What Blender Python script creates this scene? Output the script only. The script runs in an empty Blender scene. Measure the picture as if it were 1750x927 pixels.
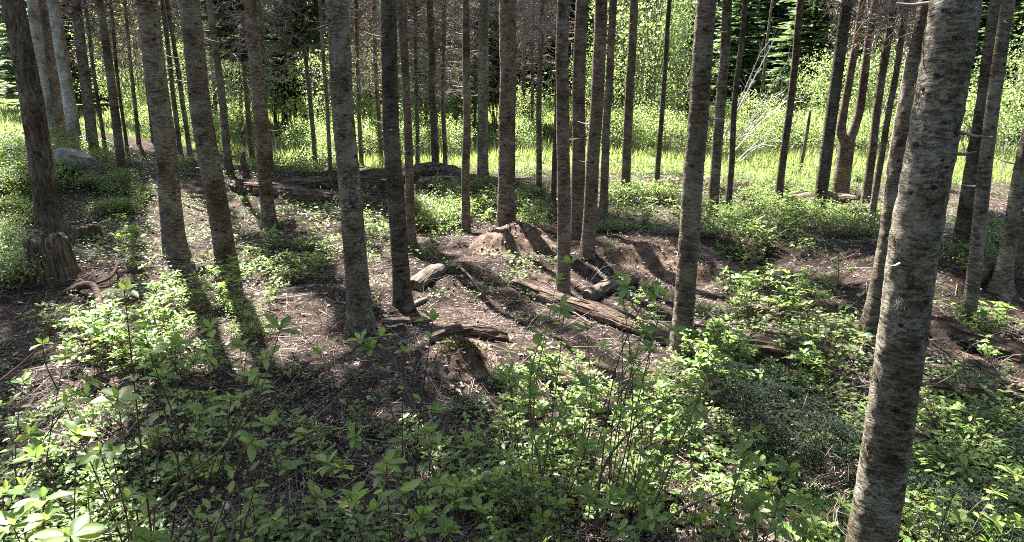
import bpy, bmesh, math, random
import numpy as np
from mathutils import Vector, Matrix, Euler

random.seed(7); rng = np.random.default_rng(11)
scn = bpy.context.scene; col = scn.collection
# ------------------------------------------------------------------ camera
F_PX, PITCH, EYE = 1200.0, math.radians(16.5), 2.0
cam_d = bpy.data.cameras.new('camera'); cam = bpy.data.objects.new('camera', cam_d); col.objects.link(cam)
cam_d.sensor_width = 36; cam_d.lens = F_PX / 1750 * 36; cam_d.clip_start = .05; cam_d.clip_end = 900
cam.location = (0, 0, EYE); cam.rotation_euler = (math.pi / 2 - PITCH, 0, 0)
scn.camera = cam
# ------------------------------------------------------------------ light
SUN_EL, SUN_AZ = math.radians(57), math.radians(-28)       # azimuth from +Y towards +X
sun_dir = Vector((math.sin(SUN_AZ) * math.cos(SUN_EL), math.cos(SUN_AZ) * math.cos(SUN_EL), math.sin(SUN_EL)))
w = bpy.data.worlds.new('World'); scn.world = w; w.use_nodes = True
wn = w.node_tree; bg = wn.nodes['Background']
sky = wn.nodes.new('ShaderNodeTexSky'); sky.sky_type = 'NISHITA'; sky.sun_disc = False
sky.sun_elevation = SUN_EL; sky.sun_rotation = SUN_AZ; sky.dust_density = 1.8; sky.ozone_density = .4
wn.links.new(sky.outputs[0], bg.inputs[0]); bg.inputs[1].default_value = 0.05
sl = bpy.data.lights.new('sun', 'SUN'); sl.energy = 5.0; sl.angle = math.radians(.53); sl.color = (1, .955, .88)
so = bpy.data.objects.new('sun', sl); col.objects.link(so)
so.rotation_euler = sun_dir.to_track_quat('Z', 'Y').to_euler()
vs = scn.view_settings; vs.view_transform = 'Standard'; vs.look = 'None'; vs.gamma = 1; vs.use_curve_mapping = False
vs.exposure = 2.85
scn.cycles.max_bounces = 7; scn.cycles.transmission_bounces = 4; scn.cycles.diffuse_bounces = 4
scn.cycles.use_denoising = False; scn.cycles.filter_width = 1.0
scn.cycles.denoising_prefilter = 'ACCURATE'

# ------------------------------------------------------------------ helpers
PERM = rng.permutation(256); PV = rng.random(256)
def _h(ix, iy, iz): return PV[PERM[(PERM[(PERM[ix & 255] + iy) & 255] + iz) & 255]]
def vn(x, y, z=0.0):
    x, y, z = np.broadcast_arrays(np.asarray(x, float), np.asarray(y, float), np.asarray(z, float))
    ix, iy, iz = [np.floor(a).astype(int) for a in (x, y, z)]
    u, v, t = x - ix, y - iy, z - iz
    u, v, t = [a * a * (3 - 2 * a) for a in (u, v, t)]
    def L(a, b, k): return a + (b - a) * k
    r = L(L(L(_h(ix, iy, iz), _h(ix + 1, iy, iz), u), L(_h(ix, iy + 1, iz), _h(ix + 1, iy + 1, iz), u), v),
          L(L(_h(ix, iy, iz + 1), _h(ix + 1, iy, iz + 1), u), L(_h(ix, iy + 1, iz + 1), _h(ix + 1, iy + 1, iz + 1), u), v), t)
    return r * 2 - 1
def sstep(a, b, x):
    t = np.clip((x - a) / (b - a), 0, 1); return t * t * (3 - 2 * t)
CR = Matrix.Rotation(math.pi / 2 - PITCH, 3, 'X')
FWD = CR @ Vector((0, 0, -1))
def ray(px, py): return CR @ Vector(((px - 875) / F_PX, -(py - 463.5) / F_PX, -1))
def flat(px, py):
    d = ray(px, py); t = -EYE / d.z; return (d.x * t, d.y * t)
HUMPS = []   # (x, y, radius_x, radius_y, height)
for (px, py, rx, ry, hh) in [(885, 412, .55, .5, .20), (1150, 440, .95, .5, .20), (1510, 485, .9, .8, .18), (95, 470, .9, .8, .16),
                             (1700, 500, 1.0, .9, .22), (560, 520, 1.2, .5, .07), (840, 470, 1.2, .8, .08), (780, 600, .35, .3, .10),
                             (1040, 450, .5, .5, .12), (1300, 480, .5, .4, -.06), (1230, 400, 1.4, 1.0, .12), (60, 330, 2.2, 1.8, .30),
                             (1100, 330, 2.0, .9, .28), (480, 320, 2.0, .8, .18), (730, 318, 1.6, .7, .18), (1650, 430, 1.5, 1.2, .12)]:
    x, y = flat(px, py); HUMPS.append((x, y, rx, ry, hh))
def terr(x, y):
    x = np.asarray(x, float); y = np.asarray(y, float)
    near = 1 - sstep(15, 20, y)
    h = .10 * vn(x * .45 + 3, y * .45 + 9) + (.055 * vn(x * 1.3, y * 1.3, 4.5) + .028 * vn(x * 3.4, y * 3.4, 8.2)) * (near * .75 + .25)
    h = h + .011 * vn(x * 9, y * 9, 2.2) * near + .006 * vn(x * 21, y * 21, 6.2) * near
    for (a, b, rx, ry, hh) in HUMPS:
        h = h + hh * np.exp(-((x - a) / rx) ** 2 - ((y - b) / ry) ** 2)
    h = h + .30 * sstep(2.0, .6, y) + .55 * sstep(-5.5, -10, x) * sstep(7, 13, y) * (1 - sstep(17, 22, y))
    h = h + 22 * sstep(48, 110, y) - .25 * sstep(15, 18, y)
    return h
TX0, TY0, TS = -34.0, 0.2, .03
_tx, _ty = np.meshgrid(np.arange(TX0, 34, TS), np.arange(TY0, 30, TS), indexing='ij'); TG = terr(_tx, _ty)
def terr1(x, y):
    u, v = (x - TX0) / TS, (y - TY0) / TS; i, j = int(u), int(v)
    if i < 0 or j < 0 or i >= TG.shape[0] - 1 or j >= TG.shape[1] - 1 or u < 0 or v < 0: return float(terr(np.array([x]), np.array([y]))[0])
    u -= i; v -= j
    return float((TG[i, j] * (1 - u) + TG[i + 1, j] * u) * (1 - v) + (TG[i, j + 1] * (1 - u) + TG[i + 1, j + 1] * u) * v)
def pix(p):
    q = CR.transposed() @ (Vector(p) - Vector((0, 0, EYE))); return (875 + F_PX * q.x / -q.z, 463.5 - F_PX * q.y / -q.z) if q.z < -.05 else (-9999, -9999)
# where the photograph shows sunlit ground: trees whose crowns would shade these clearings have thinner crowns
CLEAR = [(285, 340, 65, 60), (940, 500, 230, 105), (1030, 730, 270, 140), (140, 600, 120, 55), (50, 730, 80, 90), (1370, 490, 110, 40), (1660, 740, 110, 70), (600, 400, 80, 40), (440, 640, 60, 40), (60, 860, 120, 80), (1650, 850, 120, 80), (230, 540, 60, 60), (1180, 600, 100, 60)]
def clearing(x, y, z0, H):
    tot = w_ = 0.0
    for k in range(10):
        f = k / 9; z = z0 + (H - z0) * f * .9; q = pix((x - sun_dir.x / sun_dir.z * z, y - sun_dir.y / sun_dir.z * z, 0)); wt = 1.05 - f
        tot += wt; w_ += wt * any(((q[0] - a) / c) ** 2 + ((q[1] - b) / d) ** 2 < 1.1 for a, b, c, d in CLEAR)
    return w_ / tot
def G(px, py):
    """the point of the ground seen at a photo pixel"""
    d = ray(px, py); t = -EYE / d.z
    for _ in range(25):
        t = .5 * t + .5 * (terr1(d.x * t, d.y * t) - EYE) / d.z
    return Vector((d.x * t, d.y * t, terr1(d.x * t, d.y * t)))
def D(px, py, depth):
    """the point seen at a photo pixel, at a given distance in front of the camera"""
    d = ray(px, py); return Vector((0, 0, EYE)) + d * (depth / d.y)

class MB:
    def __init__(s): s.V = []; s.F = []; s.n = 0
    def add(s, V, Fc):
        V = np.asarray(V, float).reshape(-1, 3); Fc = np.asarray(Fc, int)
        s.V.append(V); s.F.append(Fc + s.n); s.n += len(V); return s
    def mesh(s, name, smooth=False):
        V = np.concatenate(s.V); me = bpy.data.meshes.new(name)
        loops = np.concatenate([f.ravel() for f in s.F]); tot = np.concatenate([np.full(len(f), f.shape[1]) for f in s.F])
        st = np.concatenate([[0], np.cumsum(tot)[:-1]])
        me.vertices.add(len(V)); me.vertices.foreach_set('co', V.ravel().astype(np.float32))
        me.loops.add(len(loops)); me.loops.foreach_set('vertex_index', loops.astype(np.int32))
        me.polygons.add(len(tot)); me.polygons.foreach_set('loop_start', st.astype(np.int32))
        me.polygons.foreach_set('use_smooth', np.full(len(tot), smooth, dtype=bool))
        me.update(calc_edges=True); return me
def link(name, me, m=None, parent=None, loc=(0, 0, 0), rot=None, scale=None):
    o = bpy.data.objects.new(name, me); col.objects.link(o)
    if m is not None and len(me.materials) == 0: me.materials.append(m)
    o.location = loc
    if rot is not None: o.rotation_euler = rot
    if scale is not None: o.scale = scale
    if parent is not None: o.parent = parent
    return o
def tag(o, label, cat, group=None, kind=None):
    o['label'] = label; o['category'] = cat
    if group: o['group'] = group
    if kind: o['kind'] = kind
    return o
def thing(name, label, cat, loc=(0, 0, 0), group=None, rot=None):
    o = bpy.data.objects.new(name, None); col.objects.link(o); o.location = loc; o.empty_display_size = .1
    if rot is not None: o.rotation_euler = rot
    return tag(o, label, cat, group)
def nrm(a): return a / np.maximum(np.linalg.norm(a, axis=-1, keepdims=True), 1e-9)
def diamonds(mb, base, tip, side, mid=.45, fold=None):
    """flat leaf or needle sprays: base, two side corners, tip"""
    N = len(base); m = base + (tip - base) * mid
    if fold is not None: m = m + fold
    V = np.stack([base, m + side, tip, m - side], 1).reshape(-1, 3)
    mb.add(V, np.arange(N * 4).reshape(N, 4)); return mb
def sticks(mb, p0, p1, r0, r1):
    """three-sided tapered twigs"""
    p0 = np.asarray(p0, float); p1 = np.asarray(p1, float); N = len(p0)
    r0 = np.broadcast_to(np.asarray(r0, float), (N,))[:, None]; r1 = np.broadcast_to(np.asarray(r1, float), (N,))[:, None]
    d = nrm(p1 - p0); a = np.where(np.abs(d[:, 2:3]) > .9, np.array([[1., 0, 0]]), np.array([[0, 0, 1.]]))
    u = nrm(np.cross(d, a)); v = np.cross(d, u); V = np.zeros((N, 6, 3))
    for k in range(3):
        c, s_ = math.cos(k * 2.0944), math.sin(k * 2.0944); o = u * c + v * s_
        V[:, k] = p0 + o * r0; V[:, 3 + k] = p1 + o * r1
    i = np.arange(N)[:, None] * 6
    Fc = np.concatenate([i + np.array([[0, 1, 4, 3]]), i + np.array([[1, 2, 5, 4]]), i + np.array([[2, 0, 3, 5]])])
    mb.add(V.reshape(-1, 3), Fc); return mb
def tube(mb, pts, rad, n=8, rough=0, seed=0, cap=True, freq=6, groove=0):
    P = np.array([tuple(p) for p in pts], float); K = len(P); rad = np.broadcast_to(np.asarray(rad, float), (K,))
    T = nrm(np.gradient(P, axis=0)); a = np.array([0, 0, 1.]) if abs(T[0, 2]) < .9 else np.array([1., 0, 0])
    rings = []
    for k in range(K):
        u = np.cross(T[k], a); u /= np.linalg.norm(u); v = np.cross(T[k], u); a = np.cross(u, T[k])
        th = np.linspace(0, 2 * np.pi, n, endpoint=False)
        o = np.cos(th)[:, None] * u + np.sin(th)[:, None] * v
        q = P[k] + o * rad[k]
        if rough: q = q + o * (rad[k] * rough * vn(q[:, 0] * freq + seed, q[:, 1] * freq, q[:, 2] * freq))[:, None]
        if groove:
            sl = float(np.linalg.norm(P[k] - P[0])); c3, s3 = np.cos(th), np.sin(th)
            g = .5 * vn(c3 * 2.6 + seed, s3 * 2.6, sl * 1.6) + .35 * vn(c3 * 6 + seed, s3 * 6, sl * 3) + .22 * vn(c3 * 12 + seed, s3 * 12, sl * 9)
            q = q + o * (rad[k] * groove * g)[:, None]
        rings.append(q)
    V = np.concatenate(rings); i = np.arange(K - 1)[:, None] * n; j = np.arange(n)[None]; j2 = (j + 1) % n
    Fc = np.stack([i + j, i + j2, i + n + j2, i + n + j], -1).reshape(-1, 4)
    mb.add(V, Fc)
    if cap: mb.add(np.concatenate([rings[0], rings[-1]]), np.array([list(range(n))[::-1]])); mb.F.append(np.array([list(range(n, 2 * n))]) + mb.n - 2 * n)
    return mb
def curve(pts, k):
    """smooth polyline through points"""
    P = np.array([tuple(p) for p in pts], float); n = len(P); out = []
    for s in np.linspace(0, n - 1, k):
        i = min(int(s), n - 2); t = s - i
        p0, p1, p2, p3 = P[max(i - 1, 0)], P[i], P[i + 1], P[min(i + 2, n - 1)]
        out.append(.5 * (2 * p1 + (p2 - p0) * t + (2 * p0 - 5 * p1 + 4 * p2 - p3) * t * t + (3 * p1 - p0 - 3 * p2 + p3) * t ** 3))
    return np.array(out)

# ------------------------------------------------------------------ materials
class NT:
    def __init__(s, name):
        s.m = bpy.data.materials.new(name); s.m.use_nodes = True; s.t = s.m.node_tree; s.t.nodes.clear()
        s.out = s.t.nodes.new('ShaderNodeOutputMaterial')
    def n(s, typ, props=None, **inp):
        nd = s.t.nodes.new('ShaderNode' + typ)
        for k, v in (props or {}).items(): setattr(nd, k, v)
        for k, v in inp.items(): s.i(nd, k, v)
        return nd
    def i(s, nd, k, v):
        key = int(k[1:]) if k[0] == '_' and k[1:].isdigit() else k.replace('_', ' ')
        sock = nd.inputs[key]
        if isinstance(v, bpy.types.Node): v = v.outputs[0]
        if isinstance(v, bpy.types.NodeSocket): s.t.links.new(v, sock)
        else:
            if sock.type == 'RGBA' and len(v) == 3: v = (*v, 1)
            sock.default_value = v
    def ramp(s, fac, stops, interp='LINEAR'):
        r = s.n('ValToRGB', Fac=fac); r.color_ramp.interpolation = interp
        el = r.color_ramp.elements
        while len(el) < len(stops): el.new(.5)
        for e, (p, c) in zip(el, stops): e.position = p; e.color = (*c, 1) if len(c) == 3 else c
        return r
    def mix(s, fac, a, b, mode='MIX'):
        nd = s.n('Mix', {'data_type': 'RGBA', 'blend_type': mode}); s.i(nd, '_0', fac); s.i(nd, '_6', a); s.i(nd, '_7', b)
        return nd.outputs[2]
    def math(s, op, a, b=0.0):
        nd = s.n('Math', {'operation': op}); s.i(nd, '_0', a); s.i(nd, '_1', b); return nd.outputs[0]
    def noise(s, vec, scale, detail=4, rough=.55):
        return s.n('TexNoise', Vector=vec, Scale=scale, Detail=detail, Roughness=rough).outputs[0]
    def coords(s, scale=(1, 1, 1), rnd=True):
        tc = s.n('TexCoord').outputs['Object']
        if rnd:
            oi = s.n('ObjectInfo'); k = s.math('MULTIPLY', oi.outputs['Random'], 37.0)
            tc = s.n('VectorMath', {'operation': 'ADD'}, _0=tc, _1=k).outputs[0]
        return s.n('VectorMath', {'operation': 'MULTIPLY'}, _0=tc, _1=scale).outputs[0]
    def finish(s, color, rough=.85, height=None, strength=.5, dist=.01, spec=.25):
        p = s.n('BsdfPrincipled', Base_Color=color, Roughness=rough); p.inputs['Specular IOR Level'].default_value = spec
        if height is not None:
            b = s.n('Bump', Strength=strength, Distance=dist, Height=height); s.t.links.new(b.outputs[0], p.inputs['Normal'])
        s.t.links.new(p.outputs[0], s.out.inputs[0]); return s.m
def bark(name, lo, mid, hi, patch, streak=(15, 15, 62), amt=.34, dist=.008):
    lo, mid, hi, patch = [(q[0] * .96, q[1] * 1.01, q[2] * 1.03) for q in (lo, mid, hi, patch)]
    s = NT(name); v = s.coords(streak); v2 = s.coords((1, 1, 1)); v3 = s.coords((16, 16, 5)); wv = s.n('TexNoise', Vector=s.coords((4, 4, 4)), Scale=1.0, Detail=3.0); v = s.n('VectorMath', {'operation': 'ADD'}, _0=v, _1=s.n('VectorMath', {'operation': 'MULTIPLY'}, _0=wv.outputs['Color'], _1=(2.5, 2.5, 5.0)).outputs[0]).outputs[0]
    a = s.noise(v, 1.0, 5, .6); b = s.noise(v2, 14, 5, .7); c = s.noise(v2, 3.2, 4, .6); f = s.noise(v2, 95, 4, .65); d = s.noise(v3, 1.0, 3)
    base = s.ramp(s.math('ADD', s.math('MULTIPLY', a, .6), s.math('MULTIPLY', f, .4)), [(.36, lo), (.49, mid), (.62, hi)])
    pt = s.ramp(s.math('ADD', s.math('MULTIPLY', b, .6), s.math('MULTIPLY', a, .4)), [(.48, (0, 0, 0)), (.62, (1, 1, 1))])
    k = s.math('MULTIPLY', pt.outputs[0], amt)
    x = s.mix(k, base.outputs[0], patch)
    big = s.ramp(s.math('ADD', s.math('MULTIPLY', s.noise(v2, 5.5, 4, .6), .7), s.math('MULTIPLY', f, .3)), [(.50, (0, 0, 0)), (.57, (1, 1, 1))])
    x = s.mix(s.math('MULTIPLY', big.outputs[0], amt * .8), x, patch)
    dk = s.ramp(c, [(.36, (.55, .48, .42)), (.58, (1.1, 1.1, 1.1))])
    x = s.mix(1.0, x, dk.outputs[0], 'MULTIPLY')
    vo = s.n('TexVoronoi', Vector=s.coords((8, 8, 11)), Scale=1.0)
    sp = s.ramp(s.math('ADD', vo.outputs['Distance'], s.math('MULTIPLY', s.math('SUBTRACT', f, .5), .25)), [(.08, (.16, .13, .12)), (.19, (1, 1, 1))])
    x = s.mix(.9, x, sp.outputs[0], 'MULTIPLY')
    hgt = s.math('ADD', s.math('MULTIPLY', a, 1.0), s.math('ADD', s.math('MULTIPLY', f, .35), s.math('MULTIPLY', d, .3)))
    return s.finish(x, .9, hgt, 1.0, dist * 1.7, .15)
M = {}
M['grey'] = bark('bark_grey', (.03, .023, .017), (.11, .088, .066), (.25, .21, .162), (.34, .30, .245))
M['near'] = bark('bark_lichen', (.03, .023, .017), (.115, .092, .068), (.25, .21, .16), (.37, .335, .27), (26, 26, 80), .52, .008)
M['brown'] = bark('bark_brown', (.028, .02, .015), (.105, .079, .058), (.23, .178, .136), (.30, .25, .198))
M['red'] = bark('bark_reddish', (.035, .024, .018), (.115, .082, .062), (.23, .17, .132), (.28, .222, .178), (16, 16, 50))
M['pale'] = bark('bark_pale', (.12, .108, .092), (.30, .275, .24), (.45, .42, .375), (.52, .50, .45))
M['dark'] = bark('bark_dark', (.02, .016, .013), (.065, .052, .041), (.15, .122, .095), (.22, .19, .15))
M['rough'] = bark('bark_furrowed', (.025, .018, .013), (.10, .078, .058), (.22, .178, .135), (.26, .22, .17), (34, 34, 9), .3, .03)
def leafmat(name, c, trans, fac=.45, rough=.38, spec=.45):
    s = NT(name); oi = s.n('ObjectInfo'); ge = s.n('NewGeometry')
    r = s.math('FRACT', s.math('ADD', oi.outputs['Random'], ge.outputs['Random Per Island']))
    cr = s.ramp(r, [(0, c[0]), (.5, c[1]), (1, c[2])])
    p = s.n('BsdfPrincipled', Base_Color=cr, Roughness=rough); p.inputs['Specular IOR Level'].default_value = spec
    tcol = s.mix(1.0, cr.outputs[0], trans, 'MULTIPLY')
    t = s.n('BsdfTranslucent', Color=tcol)
    mx = s.n('MixShader', _0=fac, _1=p, _2=t); s.t.links.new(mx.outputs[0], s.out.inputs[0]); return s.m
M['leaf'] = leafmat('leaf_azalea', [(.10, .175, .058), (.17, .25, .082), (.26, .32, .10)], (1.9, 1.9, 1.1), .5)
M['leaf_low'] = leafmat('leaf_forb', [(.075, .14, .045), (.125, .19, .058), (.175, .235, .07)], (2.0, 2.0, 1.1), .48)
M['leaf_huck'] = leafmat('leaf_huckleberry', [(.075, .13, .042), (.125, .19, .055), (.175, .23, .065)], (2.1, 2.0, 1.2), .45)
M['leaf_decid'] = leafmat('leaf_alder', [(.13, .19, .075), (.19, .255, .105), (.26, .31, .14)], (2.1, 2.05, 1.6), .5)
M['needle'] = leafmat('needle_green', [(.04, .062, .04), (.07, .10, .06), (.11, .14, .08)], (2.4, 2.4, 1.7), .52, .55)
M['needle_pale'] = leafmat('needle_sunlit', [(.06, .10, .055), (.10, .155, .08), (.14, .19, .09)], (1.8, 1.8, .9), .35, .55)  # paler needle copy: sunlit look put into the colour
M['needle_blue'] = leafmat('needle_bough', [(.012, .022, .016), (.022, .037, .026), (.035, .052, .034)], (1.4, 1.4, 1.0), .2, .8, .04)  # needle colour darkened so the bough looks shaded
M['grass'] = leafmat('grass_blade', [(.13, .19, .06), (.22, .27, .10), (.34, .34, .16)], (1.7, 1.75, 1.3), .45)
M['moss'] = leafmat('moss_green', [(.05, .06, .015), (.09, .10, .02), (.12, .12, .03)], (1.2, 1.2, .6), .15, .8)
def islandmat(name, stops, rough=.85, bump=None, spec=.2):
    s = NT(name); oi = s.n('ObjectInfo'); ge = s.n('NewGeometry')
    r = s.math('FRACT', s.math('ADD', oi.outputs['Random'], ge.outputs['Random Per Island']))
    cr = s.ramp(r, stops)
    nz = s.noise(s.coords((40, 40, 40)), 1.0, 3)
    c = s.mix(.6, cr.outputs[0], s.ramp(nz, [(.3, (.5, .5, .5)), (.7, (1.2, 1.2, 1.2))]).outputs[0], 'MULTIPLY')
    return s.finish(c, rough, nz, .4, .004, spec)
M['litter'] = islandmat('litter_flakes', [(0, (.05, .036, .029)), (.45, (.11, .08, .066)), (.8, (.27, .215, .188)), (1, (.52, .44, .40))])
M['twig'] = islandmat('twig_dead', [(0, (.10, .08, .07)), (.5, (.19, .155, .135)), (1, (.32, .28, .25))])
M['deadtwig'] = islandmat('twig_pinkish', [(0, (.16, .125, .115)), (.5, (.30, .245, .225)), (1, (.46, .39, .36))])
M['paletwig'] = islandmat('twig_bleached', [(0, (.30, .27, .27)), (.5, (.42, .39, .39)), (1, (.55, .52, .52))])
M['stem'] = islandmat('stem_brown', [(0, (.075, .05, .042)), (.5, (.13, .09, .075)), (1, (.20, .155, .125))])
M['stemgrey'] = islandmat('stem_grey', [(0, (.15, .125, .11)), (.5, (.22, .19, .17)), (1, (.30, .27, .25))])
M['lichen'] = islandmat('beard_lichen', [(0, (.13, .10, .065)), (.5, (.22, .175, .12)), (1, (.32, .27, .20))])
def woodmat(name, lo, mid, hi, stretch):
    s = NT(name); v = s.coords(stretch); v2 = s.coords()
    a = s.noise(v, 1.0, 5, .62); b = s.noise(v2, 7, 4); f = s.noise(v2, 60, 3)
    cr = s.ramp(s.math('ADD', s.math('MULTIPLY', a, .65), s.math('MULTIPLY', f, .35)), [(.34, lo), (.5, mid), (.68, hi)])
    x = s.mix(.8, cr.outputs[0], s.ramp(b, [(.36, (.45, .42, .4)), (.62, (1.1, 1.1, 1.1))]).outputs[0], 'MULTIPLY')
    return s.finish(x, .9, s.math('ADD', a, s.math('MULTIPLY', f, .4)), .9, .012, .15)
M['rot'] = woodmat('wood_rotten', (.03, .021, .016), (.10, .070, .054), (.23, .175, .145), (4, 40, 40))
M['rotv'] = woodmat('wood_stump', (.04, .03, .023), (.13, .10, .076), (.28, .225, .175), (34, 34, 4))
M['greywood'] = woodmat('wood_weathered', (.045, .035, .028), (.135, .108, .09), (.26, .215, .18), (4, 34, 34))
M['duff'] = woodmat('duff_red', (.032, .021, .015), (.105, .07, .052), (.25, .188, .155), (9, 9, 9))
M['rock'] = woodmat('granite_boulder', (.10, .095, .088), (.22, .21, .195), (.36, .345, .32), (9, 9, 9))
M['knot'] = islandmat('knot_dark', [(0, (.02, .016, .013)), (1, (.045, .036, .03))], .9)
def groundmat():
    s = NT('forest_soil'); v = s.coords(rnd=False)
    a = s.noise(v, 1.3, 5, .6); b = s.noise(v, 9, 6, .7); c = s.noise(v, 55, 5, .7); e = s.noise(v, 170, 3, .7)
    k = s.math('ADD', s.math('MULTIPLY', b, .3), s.math('ADD', s.math('MULTIPLY', c, .45), s.math('MULTIPLY', e, .25)))
    cr = s.ramp(k, [(.38, (.022, .016, .013)), (.50, (.045, .032, .026)), (.58, (.12, .09, .077)), (.68, (.34, .275, .245))])
    x = s.mix(.7, cr.outputs[0], s.ramp(a, [(.42, (.28, .26, .25)), (.60, (1.15, 1.12, 1.1))]).outputs[0], 'MULTIPLY')
    at = s.n('Attribute', {'attribute_name': 'meadow'})
    gr = s.ramp(b, [(.3, (.05, .075, .022)), (.7, (.13, .16, .045))])
    x = s.mix(at.outputs['Fac'], x, gr.outputs[0])
    return s.finish(x, .95, s.math('ADD', c, s.math('MULTIPLY', e, .5)), .9, .02, .1)
M['ground'] = groundmat()
s_ = NT('gravel_pale'); g_ = s_.noise(s_.coords(rnd=False), 30, 5, .7)
M['gravel'] = s_.finish(s_.ramp(g_, [(.3, (.30, .28, .27)), (.7, (.52, .50, .48))]).outputs[0], .95, g_, .5, .02)

# ------------------------------------------------------------------ ground
NR, NC = 430, 380
ys = np.concatenate([np.linspace(-8, .8, 14), .9 * (1.0 + (np.exp(np.linspace(0, 5.3, NR)) - 1) / 1.0 * .9)[1:]])
us = np.linspace(-1, 1, NC); YY, UU = np.meshgrid(ys, us, indexing='ij')
XX = UU * (np.abs(YY) * 1.15 + 4.0)
ZZ = terr(XX, YY)
R_, C_ = YY.shape
i = np.arange(R_ - 1)[:, None] * C_; j = np.arange(C_ - 1)[None]
Fq = np.stack([i + j, i + j + 1, i + C_ + j + 1, i + C_ + j], -1).reshape(-1, 4)
gm = MB().add(np.stack([XX, YY, ZZ], -1), Fq).mesh('ground', True)
def meadow_mask(x, y):
    return sstep(13.2, 15.0, y + 1.0 * vn(x * .5, y * .5, 3.3) + 1.7 * sstep(2.5, 5, x)) * np.where(x < -6, sstep(15.5, 17, y), 1)
at = gm.attributes.new('meadow', 'FLOAT', 'POINT')
at.data.foreach_set('value', meadow_mask(XX, YY).ravel().astype(np.float32))
go = link('ground', gm, M['ground']); go['kind'] = 'structure'; go['label'] = 'brown forest floor of needle litter rising to a sunny meadow behind'
# gravel road glimpsed at the left edge
xs = np.linspace(-46, -12, 60); vv = np.linspace(-1.2, 1.2, 6); A, B = np.meshgrid(xs, vv, indexing='ij')
RX = A + B * .25; RY = 23.5 + (A + 17) * -.25 + B
mbr = MB().add(np.stack([RX, RY, terr(RX, RY) + .03], -1), (np.arange(59)[:, None, None] * 6 + np.arange(5)[None, :, None] + np.array([0, 6, 7, 1])).reshape(-1, 4))
ro = link('gravel_road', mbr.mesh('gravel_road', True), M['gravel']); ro['kind'] = 'structure'; ro['label'] = 'pale gravel road beyond the trees at left edge'

# ------------------------------------------------------------------ generators
def spruce_mesh(seed, levels=40, per=5, twigs=9, fat=1.0, droop=.25, shape=.8, open_=0.0, zflat=1.0):
    """crown of unit height and unit radius: drooping branches carrying flat needle sprays"""
    r = np.random.default_rng(seed); base, tip, side = [], [], []; sp0, sp1 = [], []
    for l in range(levels):
        t = (l + r.random() * .8) / levels
        if r.random() < open_: continue
        Lmax = (1 - t) ** shape * (.55 + .45 * min(1, t * 6 + .3))
        for b in range(per):
            if r.random() < .12: continue
            a = r.random() * 2 * np.pi; L = max(.06, Lmax * r.uniform(.6, 1.1)); d = np.array([math.cos(a), math.sin(a), 0]); sd = np.array([-d[1], d[0], 0])
            dr = droop * r.uniform(.6, 1.4)
            def P(s_): return np.array([0, 0, t]) + d * (s_ * L) + np.array([0, 0, (-dr * s_ + dr * .55 * s_ * s_) * L * .35 * zflat])
            sp0.append(P(.02)); sp1.append(P(1.0))
            n = max(3, int(twigs * (.4 + .6 * L)))
            for s_ in np.linspace(.16, 1, n):
                for q in (-1, 1):
                    tl = (.13 + .26 * (1 - s_)) * r.uniform(.6, 1.25) * (.45 + .55 * L)
                    dirv = d * r.uniform(.5, .95) + sd * q * r.uniform(.5, .9) + np.array([0, 0, r.uniform(-.28, .06) * zflat])
                    p = P(s_); dirv /= np.linalg.norm(dirv * np.array([1, 1, 4 if zflat < 1 else 1]))
                    w_ = np.cross(dirv, [0, 0, 1]); w_ = w_ / (np.linalg.norm(w_) + 1e-6) + np.array([0, 0, r.uniform(-.5, .5) * zflat])
                    base.append(p); tip.append(p + dirv * tl); side.append(w_ * tl * r.uniform(.13, .24) * fat)
    mb = MB(); diamonds(mb, np.array(base), np.array(tip), np.array(side), .5)
    return mb, np.array(sp0), np.array(sp1)
def crown_variant(seed, **k):
    mb, a, b = spruce_mesh(seed, zflat=.12, **k)
    me = mb.mesh('crown', False); me.materials.append(M['needle']); return me
# canopy crowns (unit size, scaled per tree: radius about 1.2 m, height about 9 m)
CROWNS = [crown_variant(100 + k, levels=46, per=5, twigs=9, fat=1.1, open_=.15) for k in range(5)]
def dead_mesh(seed, h=4.2, n=170, R=1.4):
    """dead, fine, drooping lower branches"""
    r = np.random.default_rng(seed); mb = MB(); P0, P1, A0, A1 = [], [], [], []
    for k in range(n):
        z = h * r.random() ** .75; a = r.random() * 2 * np.pi; L = R * r.uniform(.35, 1.0) * (.45 + .55 * z / h)
        d = np.array([math.cos(a), math.sin(a), 0]); dr = r.uniform(.15, .55); pts = []
        for s_ in np.linspace(0, 1, 5): pts.append(np.array([0, 0, z]) + d * L * s_ + np.array([r.normal() * .03, r.normal() * .03, .12 * s_ - dr * L * s_ * s_]))
        for q in range(4):
            P0.append(pts[q]); P1.append(pts[q + 1]); A0.append(.009 - .0017 * q); A1.append(.009 - .0017 * (q + 1))
        for s_ in r.uniform(.25, 1, 9):
            i_ = min(3, int(s_ * 4)); p = pts[i_] + (pts[i_ + 1] - pts[i_]) * (s_ * 4 - i_)
            dv = d * r.uniform(.1, .9) + np.array([r.normal() * .6, r.normal() * .6, r.uniform(-.9, .2)]); dv /= np.linalg.norm(dv); l = r.uniform(.12, .38)
            e = p + dv * l; P0.append(p); P1.append(e); A0.append(.0045); A1.append(.0025)
            for _ in range(3):
                f = p + dv * l * r.uniform(.3, 1); dw = dv + r.normal(size=3) * .8; dw /= np.linalg.norm(dw)
                P0.append(f); P1.append(f + dw * r.uniform(.05, .16)); A0.append(.003); A1.append(.002)
    return sticks(mb, P0, P1, A0, A1).mesh('dead_branches')
DEADS = [dead_mesh(300 + k) for k in range(4)]
for m_ in DEADS: m_.materials.append(M['deadtwig'])
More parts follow.
